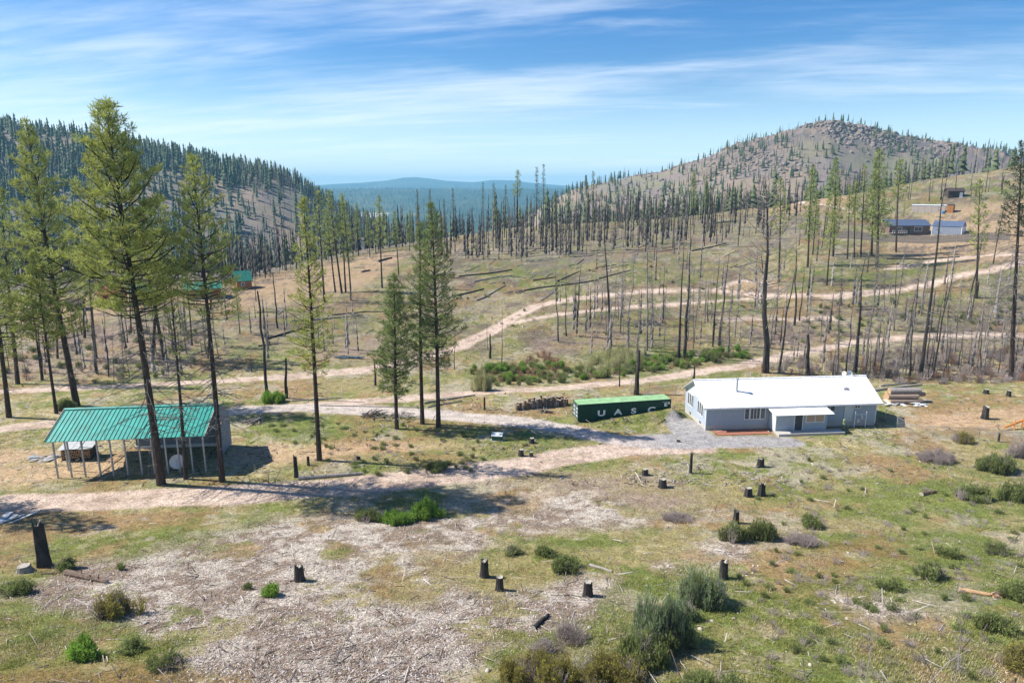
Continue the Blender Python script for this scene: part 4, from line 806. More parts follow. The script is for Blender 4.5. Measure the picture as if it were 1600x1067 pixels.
m = MB(); m.box(Lc*.905, Lc*.96, -.012, -.002, HC-.38, HC-.33); m.box(Lc*.965, Lc*.985, -.012, -.002, HC-.7, HC-.35); m.build('stencil_marks', 'gable', c)

# neighbours
def cabin(a, b, depth, wh, rh, wm_, rm_, name, label, cat='house', wins=(), front_gable=False, ends=None, ov=.4, door=None):
    A_ = at(*a); B_ = at(*b); L_, r_ = frame(A_, B_); A_.z = min(A_.z, B_.z)+.05; t = thing(name, label, cat, A_, r_)
    m = MB(); m.box(0, L_, 0, depth, -1.5, wh)
    if front_gable: m.add([(0,0,wh),(L_,0,wh),(L_/2,0,rh),(0,depth,wh),(L_,depth,wh),(L_/2,depth,rh)], [(0,1,2),(4,3,5)])
    else: m.add([(0,0,wh),(0,depth,wh),(0,depth/2,rh),(L_,0,wh),(L_,depth,wh),(L_,depth/2,rh)], [(1,0,2),(3,4,5)])
    m.build('wall', wm_, t)
    if front_gable:
        for sgn in (0, 1):
            x0 = -ov if sgn == 0 else L_+ov; e = wh-.1; m = MB(); q = [(x0,depth+ov,e),(x0,-ov,e),(L_/2,-ov,rh+.1),(L_/2,depth+ov,rh+.1)]; m.quad(q if sgn == 0 else q[::-1], .12); m.build('roof', rm_, t)
    else:
        m = MB(); m.quad([(-ov,-ov,wh-.1),(L_+ov,-ov,wh-.1),(L_+ov,depth/2,rh+.1),(-ov,depth/2,rh+.1)], .12); m.build('roof', rm_, t)
        m = MB(); m.quad([(L_+ov,depth+ov,wh-.1),(-ov,depth+ov,wh-.1),(-ov,depth/2,rh+.1),(L_+ov,depth/2,rh+.1)], .12); m.build('roof', rm_, t)
    for (x0, x1, z0, z1) in wins: framed(None, L_*x0, L_*x1, z0, z1, -.02, t, 2, 1, f=.12)
    if door: m = MB(); m.box(L_*door[0], L_*door[1], -.06, -.01, .1, door[2]); m.build('door', door[3], t)
    if ends:
        m = MB(); 
        for x in (-.05, L_-.1): m.box(x, x+.18, -.06, -.02, 0, wh)
        m.box(L_+.01, L_+.05, depth*.15, depth*.85, 0, wh*.95); m.build('white_trim', 'white', t)
    return t, L_
brn, Lb = cabin((1389,366), (1452,366), 7, 3.1, 4.9, 'brownwall', 'blueroof', 'brown_house', 'brown manufactured house with dark blue roof on the right slope', wins=((.62,.8,1.1,2.5),(.2,.3,1.3,2.4)), door=(.42,.5,2.3,'door'))
m = MB(); m.box(-.2, Lb*.35, -2.4, -.1, .3, .5); m.build('porch_deck', 'planks', brn)
m = MB(); 
for k in range(8): m.box(-.2+k*Lb*.05, -.1+k*Lb*.05, -2.4, -2.32, .5, 1.4)
m.box(-.2, Lb*.35, -2.44, -2.3, 1.4, 1.48); m.build('porch_rail', 'white', brn)
cabin((1455,367), (1502,367), 6, 3.2, 4.8, 'greywall', 'blueroof', 'grey_garage', 'grey metal garage with white trim right of the brown house', 'garage', ends=1, ov=.15)
cabin((1481,310), (1506,308), 6, 3.0, 4.2, 'darkwood', 'darkwood', 'dark_cabin', 'small dark wooden cabin high on the right slope', 'cabin', door=(.72,.92,2.4,'white'), wins=())
def boxthing(a, b, depth, hh, mt, name, label, cat, extra=None):
    A_ = at(*a); B_ = at(*b); L_, r_ = frame(A_, B_); A_.z = min(A_.z, B_.z); t = thing(name, label, cat, A_, r_); m = MB()
    n = max(2, int(L_/2.2))
    for i in range(n): m.box(L_*i/n, L_*(i+1)/n-.06, 0, depth, -.6, hh+.0)
    m.build('panel_wall', mt, t); m = MB(); m.quad([(-.1,-.1,hh+.02),(L_+.1,-.1,hh+.02),(L_+.1,depth+.1,hh+.3),(-.1,depth+.1,hh+.3)], .08); m.build('cap', extra or mt, t)
boxthing((1424,331), (1477,332), 2.4, 2.6, 'tanwall', 'tan_trailer', 'long pale tan trailer above the brown house', 'trailer', 'gable')
boxthing((1479,333), (1489,333), 2.4, 3.1, 'logwall', 'wooden_crate_shed', 'small reddish wooden shed at the end of the tan trailer', 'shed', 'darkwood')
p = at(1474, 334); m = MB(); m.tube([(0,0,-.2),(0,0,.9),(0,0,1.0)], [.55,.55,.48], 10); link('barrel', m.mesh('barrel', ['bluetarp']), None, p, label='blue barrel in front of the tan trailer end', category='barrel')
# plank fence on the right slope
a = at(1282, 371); b = at(1578, 376); t = thing('plank_fence', 'long weathered plank fence in front of the brown house and garage', 'fence', a); O = a.copy(); nfp = 300; rails = []
pkm = [MB().box(0, .62, 0, .05, -.6, h_).mesh('plank', ['planks']) for h_ in (2.3, 2.45, 2.6)]
Pf = []
for i in range(nfp):
    py_ = 371+5*i/nfp; q = at(1282+(1578-1282)*i/nfp, 373+4*i/nfp); Pf.append(q)
Yl = np.interp(np.arange(nfp), [0, nfp], [a.y, b.y]); Xl = np.interp(np.arange(nfp), [0, nfp], [a.x, b.x])
for i in range(0, nfp, 1):
    zg = ground_z(Xl[i], Yl[i]); link('plank', pkm[i % 3], t, (Xl[i]-O.x, Yl[i]-O.y, zg-O.z+rnd(-.06, .06)), (0, rnd(-.03, .03), math.atan2(b.y-a.y, b.x-a.x)), ((b-a).length/nfp/.62*.93, 1, 1))
for zr in (.5, 1.9):
    m = MB(); m.tube([(Xl[i]-O.x, Yl[i]-O.y+.09, ground_z(Xl[i], Yl[i])-O.z+zr) for i in range(0, nfp, 12)], [.05]*25, 4); m.build('rail', 'planks', t)
# log houses at the left
cabin((291,468), (346,466), 7, 2.9, 4.3, 'logwall', 'tealold', 'log_house', 'low log house with green metal roof left of the tan clearing', wins=((.3,.42,1,2.1),(.6,.72,1,2.1)), door=(.48,.54,2.1,'door'))
cabin((371,453), (394,451), 6, 2.6, 5.2, 'logwall', 'tealold', 'green_roofed_cabin', 'small cabin with steep green roof farther up the clearing', 'cabin', wins=((.3,.5,1,2),), front_gable=False)
cabin((155,480), (186,479), 6, 3.4, 5, 'redwall', 'redwall', 'red_shed', 'dark red shed seen between the left pines', 'shed', door=(.62,.93,2.6,'gable'))
cabin((205,473), (234,471), 6, 2.6, 4.4, 'logwall', 'tealold', 'small_log_cabin', 'small log cabin with green roof right of the red shed', 'cabin')
cabin((104,486), (128,485), 4, 2.0, 2.8, 'darkwood', 'darkwood', 'low_dark_shed', 'low dark shed left of the red shed', 'shed')

# ------------------------------------------------------------------ logs, stumps, wood
def log(x0, y0, x1, y1, r, mt, label, group=None, lift=0.0, name='fallen_log', cutm='cutgrey', bend=.0):
    a = at(x0, y0); b = at(x1, y1)
    if a is None or b is None: return
    pts = []
    for i in range(6):
        q = a.lerp(b, i/5); g = ground_z(q.x, q.y); q.z = max(g, q.z-.3)+r*.6+lift; q.x += rnd(-.04, .04)+bend*math.sin(i/5*3.1); q.y += rnd(-.04, .04); pts.append(q-a)
    m = MB(); m.tube(pts, [r*(1.08-.09*i)*rnd(.96, 1.04) for i in range(6)], 9, 0, capm=1)
    d = (pts[-1]-pts[0]).normalized()
    for k in range(random.randint(1, 4)): q = pts[random.randint(1, 4)]; m.tube([q, q+Vector((rnd(-.3, .3), rnd(-.3, .3), rnd(.3, .8)))*r*2.5], [r*.2, r*.08], 4, 0)
    link(name, m.mesh(name, [mt, cutm]), None, a, label=label, category='log', group=group)
log(466,749,567,741,.24,'grey','pale barkless log lying beside the short post near the dirt road')
log(104,897,168,911,.24,'brown','bark covered log lying right of the tall charred stump in the foreground')
log(833,984,857,962,.16,'char','charred broken log in pale dead brush, foreground centre')
log(922,884,957,894,.13,'grey','split grey log slab near the foreground stumps')
log(1498,924,1547,931,.19,'cut','rotting orange brown log half sunk in grass at the right')
log(190,963,228,975,.07,'grey','thin pale branch in front of the stemmy bush',name='fallen_branch')
log(365,1008,388,1022,.07,'grey','short pale stick on wood chips, bottom left',name='fallen_branch')
log(1440,774,1462,769,.2,'brown','weathered stump root lying in the right meadow',name='root_chunk')
log(500,634,655,637,.09,'grey','long thin pole lying beside the gravel drive')
log(455,627,534,622,.13,'grey','bleached log beyond the gravel drive at the left')
log(662,631,742,618,.16,'snag','dark log between the drives right of the three pines')
log(668,637,722,627,.12,'snag','forked dark log just below another between the drives')
log(738,612,765,606,.14,'brown','short log near the right end of the lower road bend')
log(818,455,935,438,.26,'char','longest charred log across the middle slope'); log(832,439,868,434,.24,'char','short charred log left on the middle slope'); log(870,440,907,424,.2,'char','charred log slanting up the middle slope')
log(716,433,800,422,.28,'char','charred log right of the three pines'); log(740,441,800,431,.24,'snag','grey black log below the charred one right of the three pines'); log(706,464,756,452,.26,'char','charred log near the road bend on the slope'); log(744,470,790,446,.2,'snag','grey leaning log near the road bend on the slope')
log(935,436,985,423,.2,'char','charred log right of the longest one'); log(1080,393,1135,381,.22,'char','charred log high on the right of the slope'); log(845,470,868,452,.14,'snag','thin forked branch above the upper road',bend=.4)
log(455,503,545,495,.22,'snag','grey log beyond the lone narrow pine'); log(518,493,578,487,.2,'char','charred log beside a pale brush pile'); log(415,531,482,512,.24,'char','charred log left of the lone narrow pine'); log(405,478,482,495,.12,'grey','pale thin fallen trunk left of the lone narrow pine')
log(1385,405,1500,402,.25,'char','long charred log below the plank fence'); log(1400,412,1440,419,.2,'grey','pale log on the right slope below the fence'); log(1290,388,1330,391,.2,'snag','grey log under the right hand grove')
log(590,410,612,404,.5,'char','dark heap of log on the tan clearing'); log(565,426,578,423,.35,'char','short dark log on the tan clearing')
def pickpx(zone): return pick(zone)
for zone, n, lab, grp in [([(700,400),(900,385),(1000,370),(1100,380),(1000,410),(860,450),(700,470)], 46, 'charred log strewn over the cleared middle slope', 'charred logs on the middle slope'), ([(1100,380),(1200,360),(1200,440),(1100,430)], 8, 'charred log on the slope left of the grove', 'charred logs left of the grove'), ([(400,480),(560,470),(640,500),(560,530),(400,550)], 14, 'grey log lying beyond the creek behind the lone pine', 'logs beyond the creek'), ([(1290,560),(1600,540),(1600,590),(1400,600)], 12, 'grey log in the brush right of the house', 'logs in the brush')]:
    for i in range(n):
        x, y = pick(zone); w = rnd(10, 36); log(x, y, x+w, y-rnd(-3, 10), rnd(.08, .16), random.choice(['char', 'snag', 'char', 'grey']), lab, grp)
def stump(px, py, top, w, label, ragged=0, mt='char', name='stump', seed=0, cutm='cutgrey'):
    p = at(px, py); d = p.y*cT+(CZ-p.z)*sT; hh = (CZ+p.y*float(slope(top))-p.z)*1.0; r = w/F*d/2; rr = random.Random(seed+px); n = 12; V = []; lv = [(-.3, 1.45), (0, 1.3), (hh*.25, 1.08), (hh*.9, .92)]
    ph = [rr.uniform(.86, 1.12) for _ in range(n)]
    for z, q in lv:
        for k in range(n): a = 6.283*k/n; V.append((r*q*ph[k]*math.cos(a), r*q*ph[k]*math.sin(a), z))
    for k in range(n): a = 6.283*k/n; V.append((r*.88*ph[k]*math.cos(a), r*.88*ph[k]*math.sin(a), hh*(1+(rr.uniform(-.5, .15)*ragged))))
    for k in range(n): a = 6.283*k/n; V.append((r*.55*math.cos(a), r*.55*math.sin(a), hh*(1-.06-.25*ragged*rr.random())))
    V.append((0, 0, hh*(.95-.2*ragged))); m = MB(); m.add(V, [(i*n+k, i*n+(k+1) % n, (i+1)*n+(k+1) % n, (i+1)*n+k) for i in range(4) for k in range(n)], 0)
    m.F += [(4*n+k, 4*n+(k+1) % n, 5*n+(k+1) % n, 5*n+k) for k in range(n)]+[(5*n+k, 5*n+(k+1) % n, 6*n) for k in range(n)]; m.M += [1]*(2*n)
    link(name, m.mesh(name, [mt, cutm]), None, p, label=label, category='stump' if name == 'stump' else 'post', group='charred stumps' if name == 'stump' else None)
for q in [(70,884,812,17,'tallest charred stump with broken top at the left foreground',.5),(468,907,882,14,'charred stump on wood chips left of centre',.5),(757,901,873,13,'charred stump with ragged top, left of a foreground pair',.6),(781,922,901,12,'lower flat cut stump, right of the foreground pair',0),
 (918,931,908,14,'flat topped charred stump on chips right of centre',.1),(1130,903,874,13,'charred stump split at top, alone in the right foreground',.8),(1008,742,732,9,'small charred stump nearest the gravel drive',.2),(1035,761,748,12,'wide cut stump below the smallest one by the drive',.1),
 (1169,775,762,11,'left flat stump of a pair in the right meadow',0),(1190,774,755,11,'right jagged stump of a pair in the right meadow',.9),(1188,729,715,10,'jagged stump nearest below the house entry',.9),(1150,817,796,9,'thin split stump inside a green bush',.9),(831,692,684,8,'small dark stump right of the utility box',.2),
 (814,712,702,8,'pale topped cut stump in grass by the road fork',0),(830,713,706,6,'tiny stump beside the pale topped one at the fork',.2),(560,718,712,6,'tiny charred stump right of the lone pine',.5),(1539,654,634,10,'charred stump standing right of the log pile',.3),(1541,615,608,8,'small grey stump behind the charred one right of the log pile',.2),
 (1576,619,610,7,'low stump near the brush at the right',.1),(1060,690,686,5,'very low stump at the drive edge',.2),(38,893,883,20,'old flat grey cut stump left of the tallest charred one',.1)]:
    stump(*q[:5], q[5], 'char' if q[4][:3] != 'old' else 'grey')
for q in [(463,745,710,6,'short leaning burnt post by the pale log',.5),(482,727,712,4,'smaller burnt post right of the leaning one',.3),(1079,739,705,4,'thin tall charred post among the meadow stumps',.6),(1560,690,675,3,'thin dark post by the wire fence',.2),(757,640,620,3,'thin marker post by the drive',.1),(521,0,0,0,'',0)][:-1]: stump(*q[:5], q[5], name='wooden_post')
# log pile beside the house
base = at(1392, 631); base.z -= .03; rows = [(0, 4, 0), (1, 3, .5), (2, 2, 1)]; dsc = ['lowest row', 'second row', 'top row']
LR = .37
for lv, n, off in rows:
    for i in range(n):
        Ln = rnd(4.3, 5.3); x = base.x+rnd(-.5, .3)+.2*i; y = base.y+(i+off)*LR*2.05; z = base.z+LR+lv*LR*1.74; r = LR*rnd(.88, 1.04); m = MB()
        m.tube([(0,0,0),(Ln*.33,rnd(-.04,.04),0),(Ln*.66,rnd(-.04,.04),rnd(-.02,.03)),(Ln,0,0)], [r, r*.98, r*.95, r*.9], 12, 0, capm=1)
        link('log', m.mesh('log', [random.choice(['logbark', 'grey', 'logbark']), 'cut']), None, (x, y, z), (0, 0, R(rnd(-3, 3)+3)), label='sawn log in the %s of the pile by the house, %s from the front' % (dsc[lv], ['first', 'second', 'third', 'fourth'][i]), category='log', group='sawn logs piled beside the house')
log(1362,612,1440,602,.2,'grey','long grey log lying behind the pile by the house'); log(1375,604,1432,598,.16,'grey','thinner grey log farthest behind the pile by the house')
# upright rounds beside the container
a = at(808, 641); b = at(888, 633)
for i in range(44):
    f = (i % 22)/22; q = a.lerp(b, f+rnd(0, .02)); q.y += (i//22)*.75+rnd(-.15, .2); q.z = ground_z(q.x, q.y); hh = rnd(.75, 1.35)*(.75+.5*math.sin(f*3.1)); r = rnd(.17, .26); m = MB()
    m.tube([(0,0,-.1),(rnd(-.04,.04),0,hh*.5),(rnd(-.08,.08),rnd(-.06,.06),hh)], [r, r*.97, r*.93], 8, 0, capm=1); link('wood_round', m.mesh('wood_round', [random.choice(['brown', 'snag', 'brown']), random.choice(['cut', 'cutgrey'])]), None, q, label='upright sawn round in the row left of the green container', category='firewood', group='upright wood rounds left of the container')
def brushpile(px, py, w, hh, n, mt, label, name='brush_pile', seed=1, L0=.8, roots=0):
    p = at(px, py); d = p.y*cT+(CZ-p.z)*sT; W = w/F*d/2; rr = random.Random(seed+px); m = MB()
    for i in range(n):
        a = rr.uniform(0, 6.28); q = rr.random()**.5; c = Vector((W*q*math.cos(a), W*.7*q*math.sin(a), hh*(1-q)*rr.random()+.04)); l = L0*rr.uniform(.5, 1.5); dv = Vector((math.cos(a*3), math.sin(a*3), rr.uniform(-.3, .4))); r = rr.choice([.015, .03, .06, .09]); m.tube([c-dv*l, c+Vector((0,0,.05)), c+dv*l], [r, r, r*.6], 4, i % len(mt))
    link(name, m.mesh(name, mt), None, p, label=label, category='brush pile')
brushpile(1013,505,46,1.6,90,['snag','grey'],'grey brush pile below the upper road fork'); brushpile(1110,492,26,1.4,50,['brown','snag'],'brown slash pile beside the dark broken snag'); brushpile(585,650,40,.9,46,['brown','grey','char'],'upturned roots and driftlike debris by the drive','root_pile')
brushpile(625,652,60,.5,40,['grey','snag'],'low heap of bleached branches right of the upturned roots'); brushpile(555,495,50,.8,60,['grey','snag'],'pale brush pile beyond the creek'); brushpile(808,457,26,1.0,40,['char','snag'],'charred slash pile on the middle slope'); brushpile(1490,398,30,.8,30,['char'],'dark slash pile below the garage')
brushpile(850,644,14,.5,20,['brown','snag'],'small heap of split wood before the rounds'); brushpile(618,432,24,.9,40,['grey','snag'],'grey brush pile at the clearing edge'); brushpile(1562,932,26,.35,26,['cut','brown'],'crumbled rotten wood beside the orange brown log', L0=.3); brushpile(398,660,36,.9,36,['snag','grey'],'bare tangled branches right of the shelter')
brushpile(1555,500,70,1.6,110,['grey','snag'],'broad heap of grey branches at the right edge')
# utility box, marker, timber trestle, pond
p = at(776, 689); t = thing('utility_box', 'small green utility cabinet beside the dirt track', 'utility box', p, R(-8)); m = MB(); m.box(-.62,.62,0,.8,-.1,.62); m.build('cabinet', 'ubox', t); m = MB(); m.quad([(-.68,-.05,.64),(.68,-.05,.64),(.68,.85,.82),(-.68,.85,.82)], .06); m.build('lid', 'gable', t); m = MB(); m.box(-.8,.8,-.15,.95,-.2,.03); m.build('pad', 'concrete', t)
p = at(621, 632); t = thing('marker_post', 'short yellow marker post beside the gravel drive', 'post', p); m = MB(); m.tube([(0,0,-.1),(0,0,.75)], [.09,.09], 8); m.build('post', 'yellow', t); m = MB(); m.tube([(0,0,.75),(0,0,.9)], [.11,.06], 8); m.build('cap', 'orange', t)
p = at(1588, 670); t = thing('timber_trestle', 'orange timber beam propped on crossed legs at the right edge', 'timber frame', p, R(12)); m = MB(); m.tube([(-1.8,0,.35),(1.6,.2,1.15)], [.14,.14], 6); m.build('beam', 'orange', t)
for dx in (-.3, .9):
    for e in (-.5, .5): m = MB(); m.tube([(dx+e*.6,e*.7,0),(dx,0,1.3)], [.05,.05], 5); m.build('leg', 'orange', t)
p = at(545, 559); m = MB(); n = 18; m.add([((2.7+.5*math.sin(3*a))*math.cos(a), (.9+.2*math.cos(2*a))*math.sin(a), 0) for a in [6.283*k/n for k in range(n)]], [tuple(range(n))]); link('pond', m.mesh('pond', ['water']), None, (p.x, p.y, p.z+.12), kind='structure')
# ------------------------------------------------------------------ rocks near the camera
def g_near(rs, n):
    out = []
    for i in range(n):
        z_ = [(1040,880,1180,905),(1300,930,1420,970),(560,640,640,655),(700,655,800,670),(900,880,1200,1000),(0,800,1600,1060)][i % 6]; q = at(rs.uniform(z_[0], z_[2]), rs.uniform(z_[1], z_[3])); out.append((q.x, q.y, q.z, rs.uniform(.05, .17)))
    return out
MT['palerock'] = mat('pale_rock', (.42, .37, .31), .9, noise=3, amp=.3)
rocks('loose_stones', 'loose pale stones lying in the meadow', 110, g_near, 9, 'palerock')

# ------------------------------------------------------------------ shrubs
def shrub_mesh(seed, colr, ns=26, leaf=9, lsize=.16, stem=(.10,.08,.06), up=.9, spread=.55, bare=0.0, thin=.010, dense=1.0, blades=5):
    rr = random.Random(seed); rs = np.random.RandomState(seed); m = MB(); P = []; D = []
    for i in range(ns):
        az = rr.uniform(0, 6.28); q = rr.random()**.6*spread; tip = Vector((math.cos(az)*q, math.sin(az)*q, up*rr.uniform(.6, 1.05)*(1-.45*(q/spread)**2))); root = Vector((tip.x*.35, tip.y*.35, -.05)); mid = root.lerp(tip, .5)+Vector((rr.uniform(-.06, .06), rr.uniform(-.06, .06), .04))
        m.tube([root, mid, tip], [thin*1.5, thin, thin*.4], 3, 0, cap=False, C=stem)
        for k in range(3): a = mid.lerp(tip, rr.random()); b = a+Vector((rr.uniform(-.16, .16), rr.uniform(-.16, .16), rr.uniform(.02, .16))); m.tube([a, b], [thin*.6, thin*.25], 3, 0, cap=False, C=stem)
        if rr.random() < bare: continue
        for k in range(leaf): f = .25+.75*rr.random(); P.append(root.lerp(tip, f)+Vector((rr.uniform(-.12, .12), rr.uniform(-.12, .12), rr.uniform(-.08, .10)))*dense); D.append((tip-root).normalized())
    if P:
        V, Fc, C = tufts(P, D, lsize, blades, colr, rs, .3); m.add(V.tolist(), Fc.tolist(), 0, C.tolist())
    return m.mesh('shrub', ['plant'])
kw_ = dict(lsize=.13, blades=7)
SH = dict(bright=[shrub_mesh(s, (.26, .42, .07), 30, 12, .12, up=.62, spread=.5, dense=1.3, blades=6) for s in (1, 2)], green=[shrub_mesh(s, (.23, .275, .09), 28, 8, .12, (.16,.13,.10), up=.6, spread=.55, dense=1.3, bare=.15) for s in (3, 4, 5)],
 blue=[shrub_mesh(s, (.215, .275, .14), 34, 7, .12, (.24,.21,.18), up=.6, spread=.5, bare=.2, dense=1.3) for s in (6, 7)], yellow=[shrub_mesh(s, (.34, .31, .07), 34, 5, .10, (.26,.22,.10), up=.9, spread=.5, bare=.2, thin=.010, dense=.8) for s in (8, 9)],
 orange=[shrub_mesh(s, (.40, .24, .13), 26, 3, .10, (.38,.24,.17), up=.8, spread=.6, bare=.5) for s in (10, 11)], grey=[shrub_mesh(s, (.4, .34, .28), 30, 1, .1, (.48,.41,.39), up=.75, spread=.65, bare=.9, thin=.011) for s in (12, 13, 14)],
 willow=[shrub_mesh(s, (.50, .50, .20), 34, 3, .10, (.52,.50,.30), up=1.6, spread=.5, bare=.3, thin=.010) for s in (15, 16)], conif=[shrub_mesh(17, (.09, .13, .05), 30, 10, .14, up=1.2, spread=.45)])
UPK = {'willow': 1.6, 'conif': 1.2, 'yellow': .9, 'orange': .8, 'grey': .75}
_cache = {}
def shrub_data(k, i):
    me = SH[k][i % len(SH[k])]
    if me.name not in _cache:
        v = np.empty(len(me.vertices)*3); me.vertices.foreach_get('co', v); c = np.empty(len(me.vertices)*4); me.color_attributes['Col'].data.foreach_get('color', c)
        _cache[me.name] = (v.reshape(-1, 3), c.reshape(-1, 4)[:, :3], np.array([tuple(f.vertices) if len(f.vertices) == 4 else tuple(f.vertices)+(f.vertices[-1],) for f in me.polygons]))
    return _cache[me.name]
def join_shrubs(name, spots):                                      # spots: (x, y, z, kind, width, height)
    Vs = []; Fs = []; Cs = []; nn = 0
    for i, (x, y, z, k, W, H_) in enumerate(spots):
        v, c, f4 = shrub_data(k, i); a = rnd(0, 6.28)
        Vs.append(np.stack([(v[:, 0]*math.cos(a)-v[:, 1]*math.sin(a))*W, (v[:, 0]*math.sin(a)+v[:, 1]*math.cos(a))*W, v[:, 2]*H_], 1)+np.array([[x, y, z]])); Fs.append(f4+nn); Cs.append(c*rnd(.75, 1.25)); nn += len(v)
    F4 = np.concatenate(Fs); tri = F4[:, 2] == F4[:, 3]; T3 = np.concatenate([F4[tri][:, :3], F4[~tri][:, :3], F4[~tri][:, [0, 2, 3]]])
    return arr_mesh(name, np.concatenate(Vs), T3, ['plant'], np.concatenate(Cs))
def shrub(px, py, w, hh, kind, label, i=0, group=None):
    p = at(px, py); d = p.y*cT+(CZ-p.z)*sT; W = w/F*d/2; H_ = hh/F*d/.93; n = int(np.clip(W*W*8, 1, 44)); sp = []; mixk = [kind, kind, kind, 'grey' if kind in ('green', 'blue', 'yellow') else kind, 'green' if kind == 'blue' else kind]
    for j in range(n):
        a = rnd(0, 6.28); f = (random.random()**.6)*(.75 if n > 2 else .15); x = W*f*math.cos(a)*rnd(.8, 1.15); y = W*.75*f*math.sin(a); hs = H_*(1-.55*f*f)*rnd(.55, 1.1); k = mixk[random.randint(0, 4)] if n > 4 else kind
        sw = min(W, .75)*rnd(.9, 1.5); sp.append((x, y, ground_z(p.x+x, p.y+y)-p.z, k, sw, hs/UPK.get(k, .6)))
    nm = {'willow': 'willow_thicket', 'conif': 'young_conifer', 'grey': 'dead_shrub'}.get(kind, 'shrub'); link(nm, join_shrubs(nm, sp), None, p, label=label, category='shrub', group=group)
for i, q in enumerate([(668,808,58,26,'bright','brightest green rounded bush just below the dirt road'),(622,814,66,15,'bright','lower bright green bush left of the rounded one'),(575,812,50,20,'green','dull green bush at the left end of the bright pair'),(188,960,82,46,'yellow','olive stemmed bush on wood chips at the left'),
 (140,1022,62,30,'bright','green clump at the bottom left'),(205,1018,46,22,'green','smaller green clump right of the bottom left one'),(262,1040,60,24,'green','green clump at bottom left nearest the chips'),(104,890,38,18,'green','low bush behind the foreground log'),(30,925,60,24,'green','low bush at the left edge below the stump'),(190,890,22,14,'green','small tuft bush on chips left'),
 (1035,1005,130,78,'blue','largest blue green bush in the right foreground'),(1095,942,100,52,'blue','blue green bush up and right of the largest one'),(1005,1035,100,52,'green','green bush directly below the largest blue green one'),(1060,965,70,36,'blue','blue green bush joining the two larger ones'),(885,890,60,24,'green','green bush above the flat topped stump'),(850,868,40,16,'green','small green bush left above the flat topped stump'),
 (800,865,36,16,'green','small bush right behind the ragged stump'),(430,930,36,18,'bright','small bright tuft below the stump left of centre'),(388,920,26,12,'green','tiny tuft left of the stump left of centre'),(1142,845,44,36,'green','bush around the thin split stump'),(1190,842,60,32,'green','wider bush right of the thin split stump'),(1272,822,46,22,'green','bush right of the meadow stumps'),
 (1505,690,44,18,'yellow','yellow green bush at the wire fence'),(1450,902,60,28,'green','bush in the right meadow above the orange brown log'),(1390,922,34,20,'green','dark green leafy bush in the right meadow'),(1484,868,34,18,'green','bush beside the top of the right meadow'),(1556,864,40,18,'green','bush nearest the right edge mid meadow'),(1588,935,50,34,'green','tall bush at the right edge behind the rotten wood'),
 (1592,1045,60,52,'yellow','yellow straw bush at the lower right corner'),(840,1064,150,50,'yellow','yellow green low bush at bottom centre, left one'),(950,1066,150,48,'yellow','yellow green low bush at bottom centre, right one'),(1110,1080,110,34,'green','leafy bush at the bottom edge right of centre'),(1550,985,70,30,'green','low bush above the yellow straw bush'),
 (752,610,36,38,'willow','yellow green rounded willow by the lower road'),(680,735,44,16,'green','dark grassy bush beside the dirt road'),(1060,812,60,16,'grey','dead shrub in the orange meadow'),(890,1000,70,36,'grey','pale dead shrub beside the charred broken log'),(850,1020,60,30,'grey','pale dead shrub lower left of the charred log'),(1250,850,60,24,'grey','dead shrub in the middle of the right meadow'),
 (100,640,36,20,'green','green bush beyond the drive behind the shelter'),(426,628,44,16,'bright','bright bush at the foot of the tall charred pole'),(1462,720,60,24,'grey','dead shrub below the wire fence'),(1560,735,70,26,'green','green bush below the fence at right'),(1585,780,60,28,'green','green bush lower at the right edge'),(1520,780,60,24,'green','green bush left of the right edge one'),
 (1590,715,34,40,'grey','dead upright shrub at the right edge fence')]): shrub(*q[:5], q[5], i)
def shrub_mass(name, label, zone, n, kinds, wr, hr, seed=0):          # thickets nobody could count: joined into one object
    sp = []
    for i in range(n):
        x, y = pick(zone); p = at(x, y); k = random.choice(kinds); sp.append((p.x, p.y, p.z, k, rnd(*wr), rnd(*hr)/UPK.get(k, .6)*.75))
    link(name, join_shrubs(name, sp), kind='stuff', label=label, category='thicket')
shrub_mass('grey_thicket', 'tangle of grey pink dead brush right of and behind the house', [(1180,585),(1240,560),(1420,548),(1640,545),(1640,600),(1390,600),(1330,588)], 330, ['grey', 'grey', 'grey', 'orange'], (0.8, 1.9), (1.2, 3.0))
shrub_mass('slope_thicket', 'grey brush and green bushes on the slope between the two right roads', [(1150,520),(1300,475),(1640,460),(1640,520),(1400,520),(1240,550)], 230, ['grey', 'green', 'grey', 'grey'], (0.7, 1.6), (0.8, 1.7))
shrub_mass('creek_thicket', 'green bushes lining the creek above the lower road', [(730,600),(740,575),(860,570),(930,580),(1060,555),(1170,545),(1170,562),(1060,578),(920,596),(800,605)], 230, ['green', 'bright', 'green', 'orange'], (0.8, 1.6), (0.9, 1.8))
shrub_mass('willow_stand', 'pale yellow upright willow stems left of the paired dark snags', [(905,590),(915,565),(960,550),(1010,552),(990,580),(950,592)], 60, ['willow'], (0.9, 1.6), (2.2, 3.8))
shrub_mass('orange_brush', 'rusty orange brush along the creek', [(820,560),(870,555),(890,585),(800,600),(790,580)], 36, ['orange'], (0.8, 1.5), (1.2, 2.2))
shrub_mass('left_thicket', 'mixed brush on the far bank behind the shelter', [(0,590),(40,540),(300,500),(380,560),(330,590),(100,600)], 170, ['grey', 'green', 'orange', 'grey'], (0.7, 1.5), (0.8, 1.8))
shrub_mass('mid_slope_bushes', 'small green bushes dotted over the middle slope', [(700,500),(720,440),(1000,400),(1180,440),(1180,500),(1000,530),(860,540)], 170, ['green', 'grey', 'grey', 'grey'], (0.6, 1.3), (0.5, 1.1))
shrub_mass('meadow_brush', 'low grey weeds through the right meadow', [(1150,720),(1300,700),(1600,720),(1600,1060),(1200,1060),(1150,900)], 260, ['grey', 'green', 'grey', 'grey'], (0.35, 0.9), (0.3, 0.7))
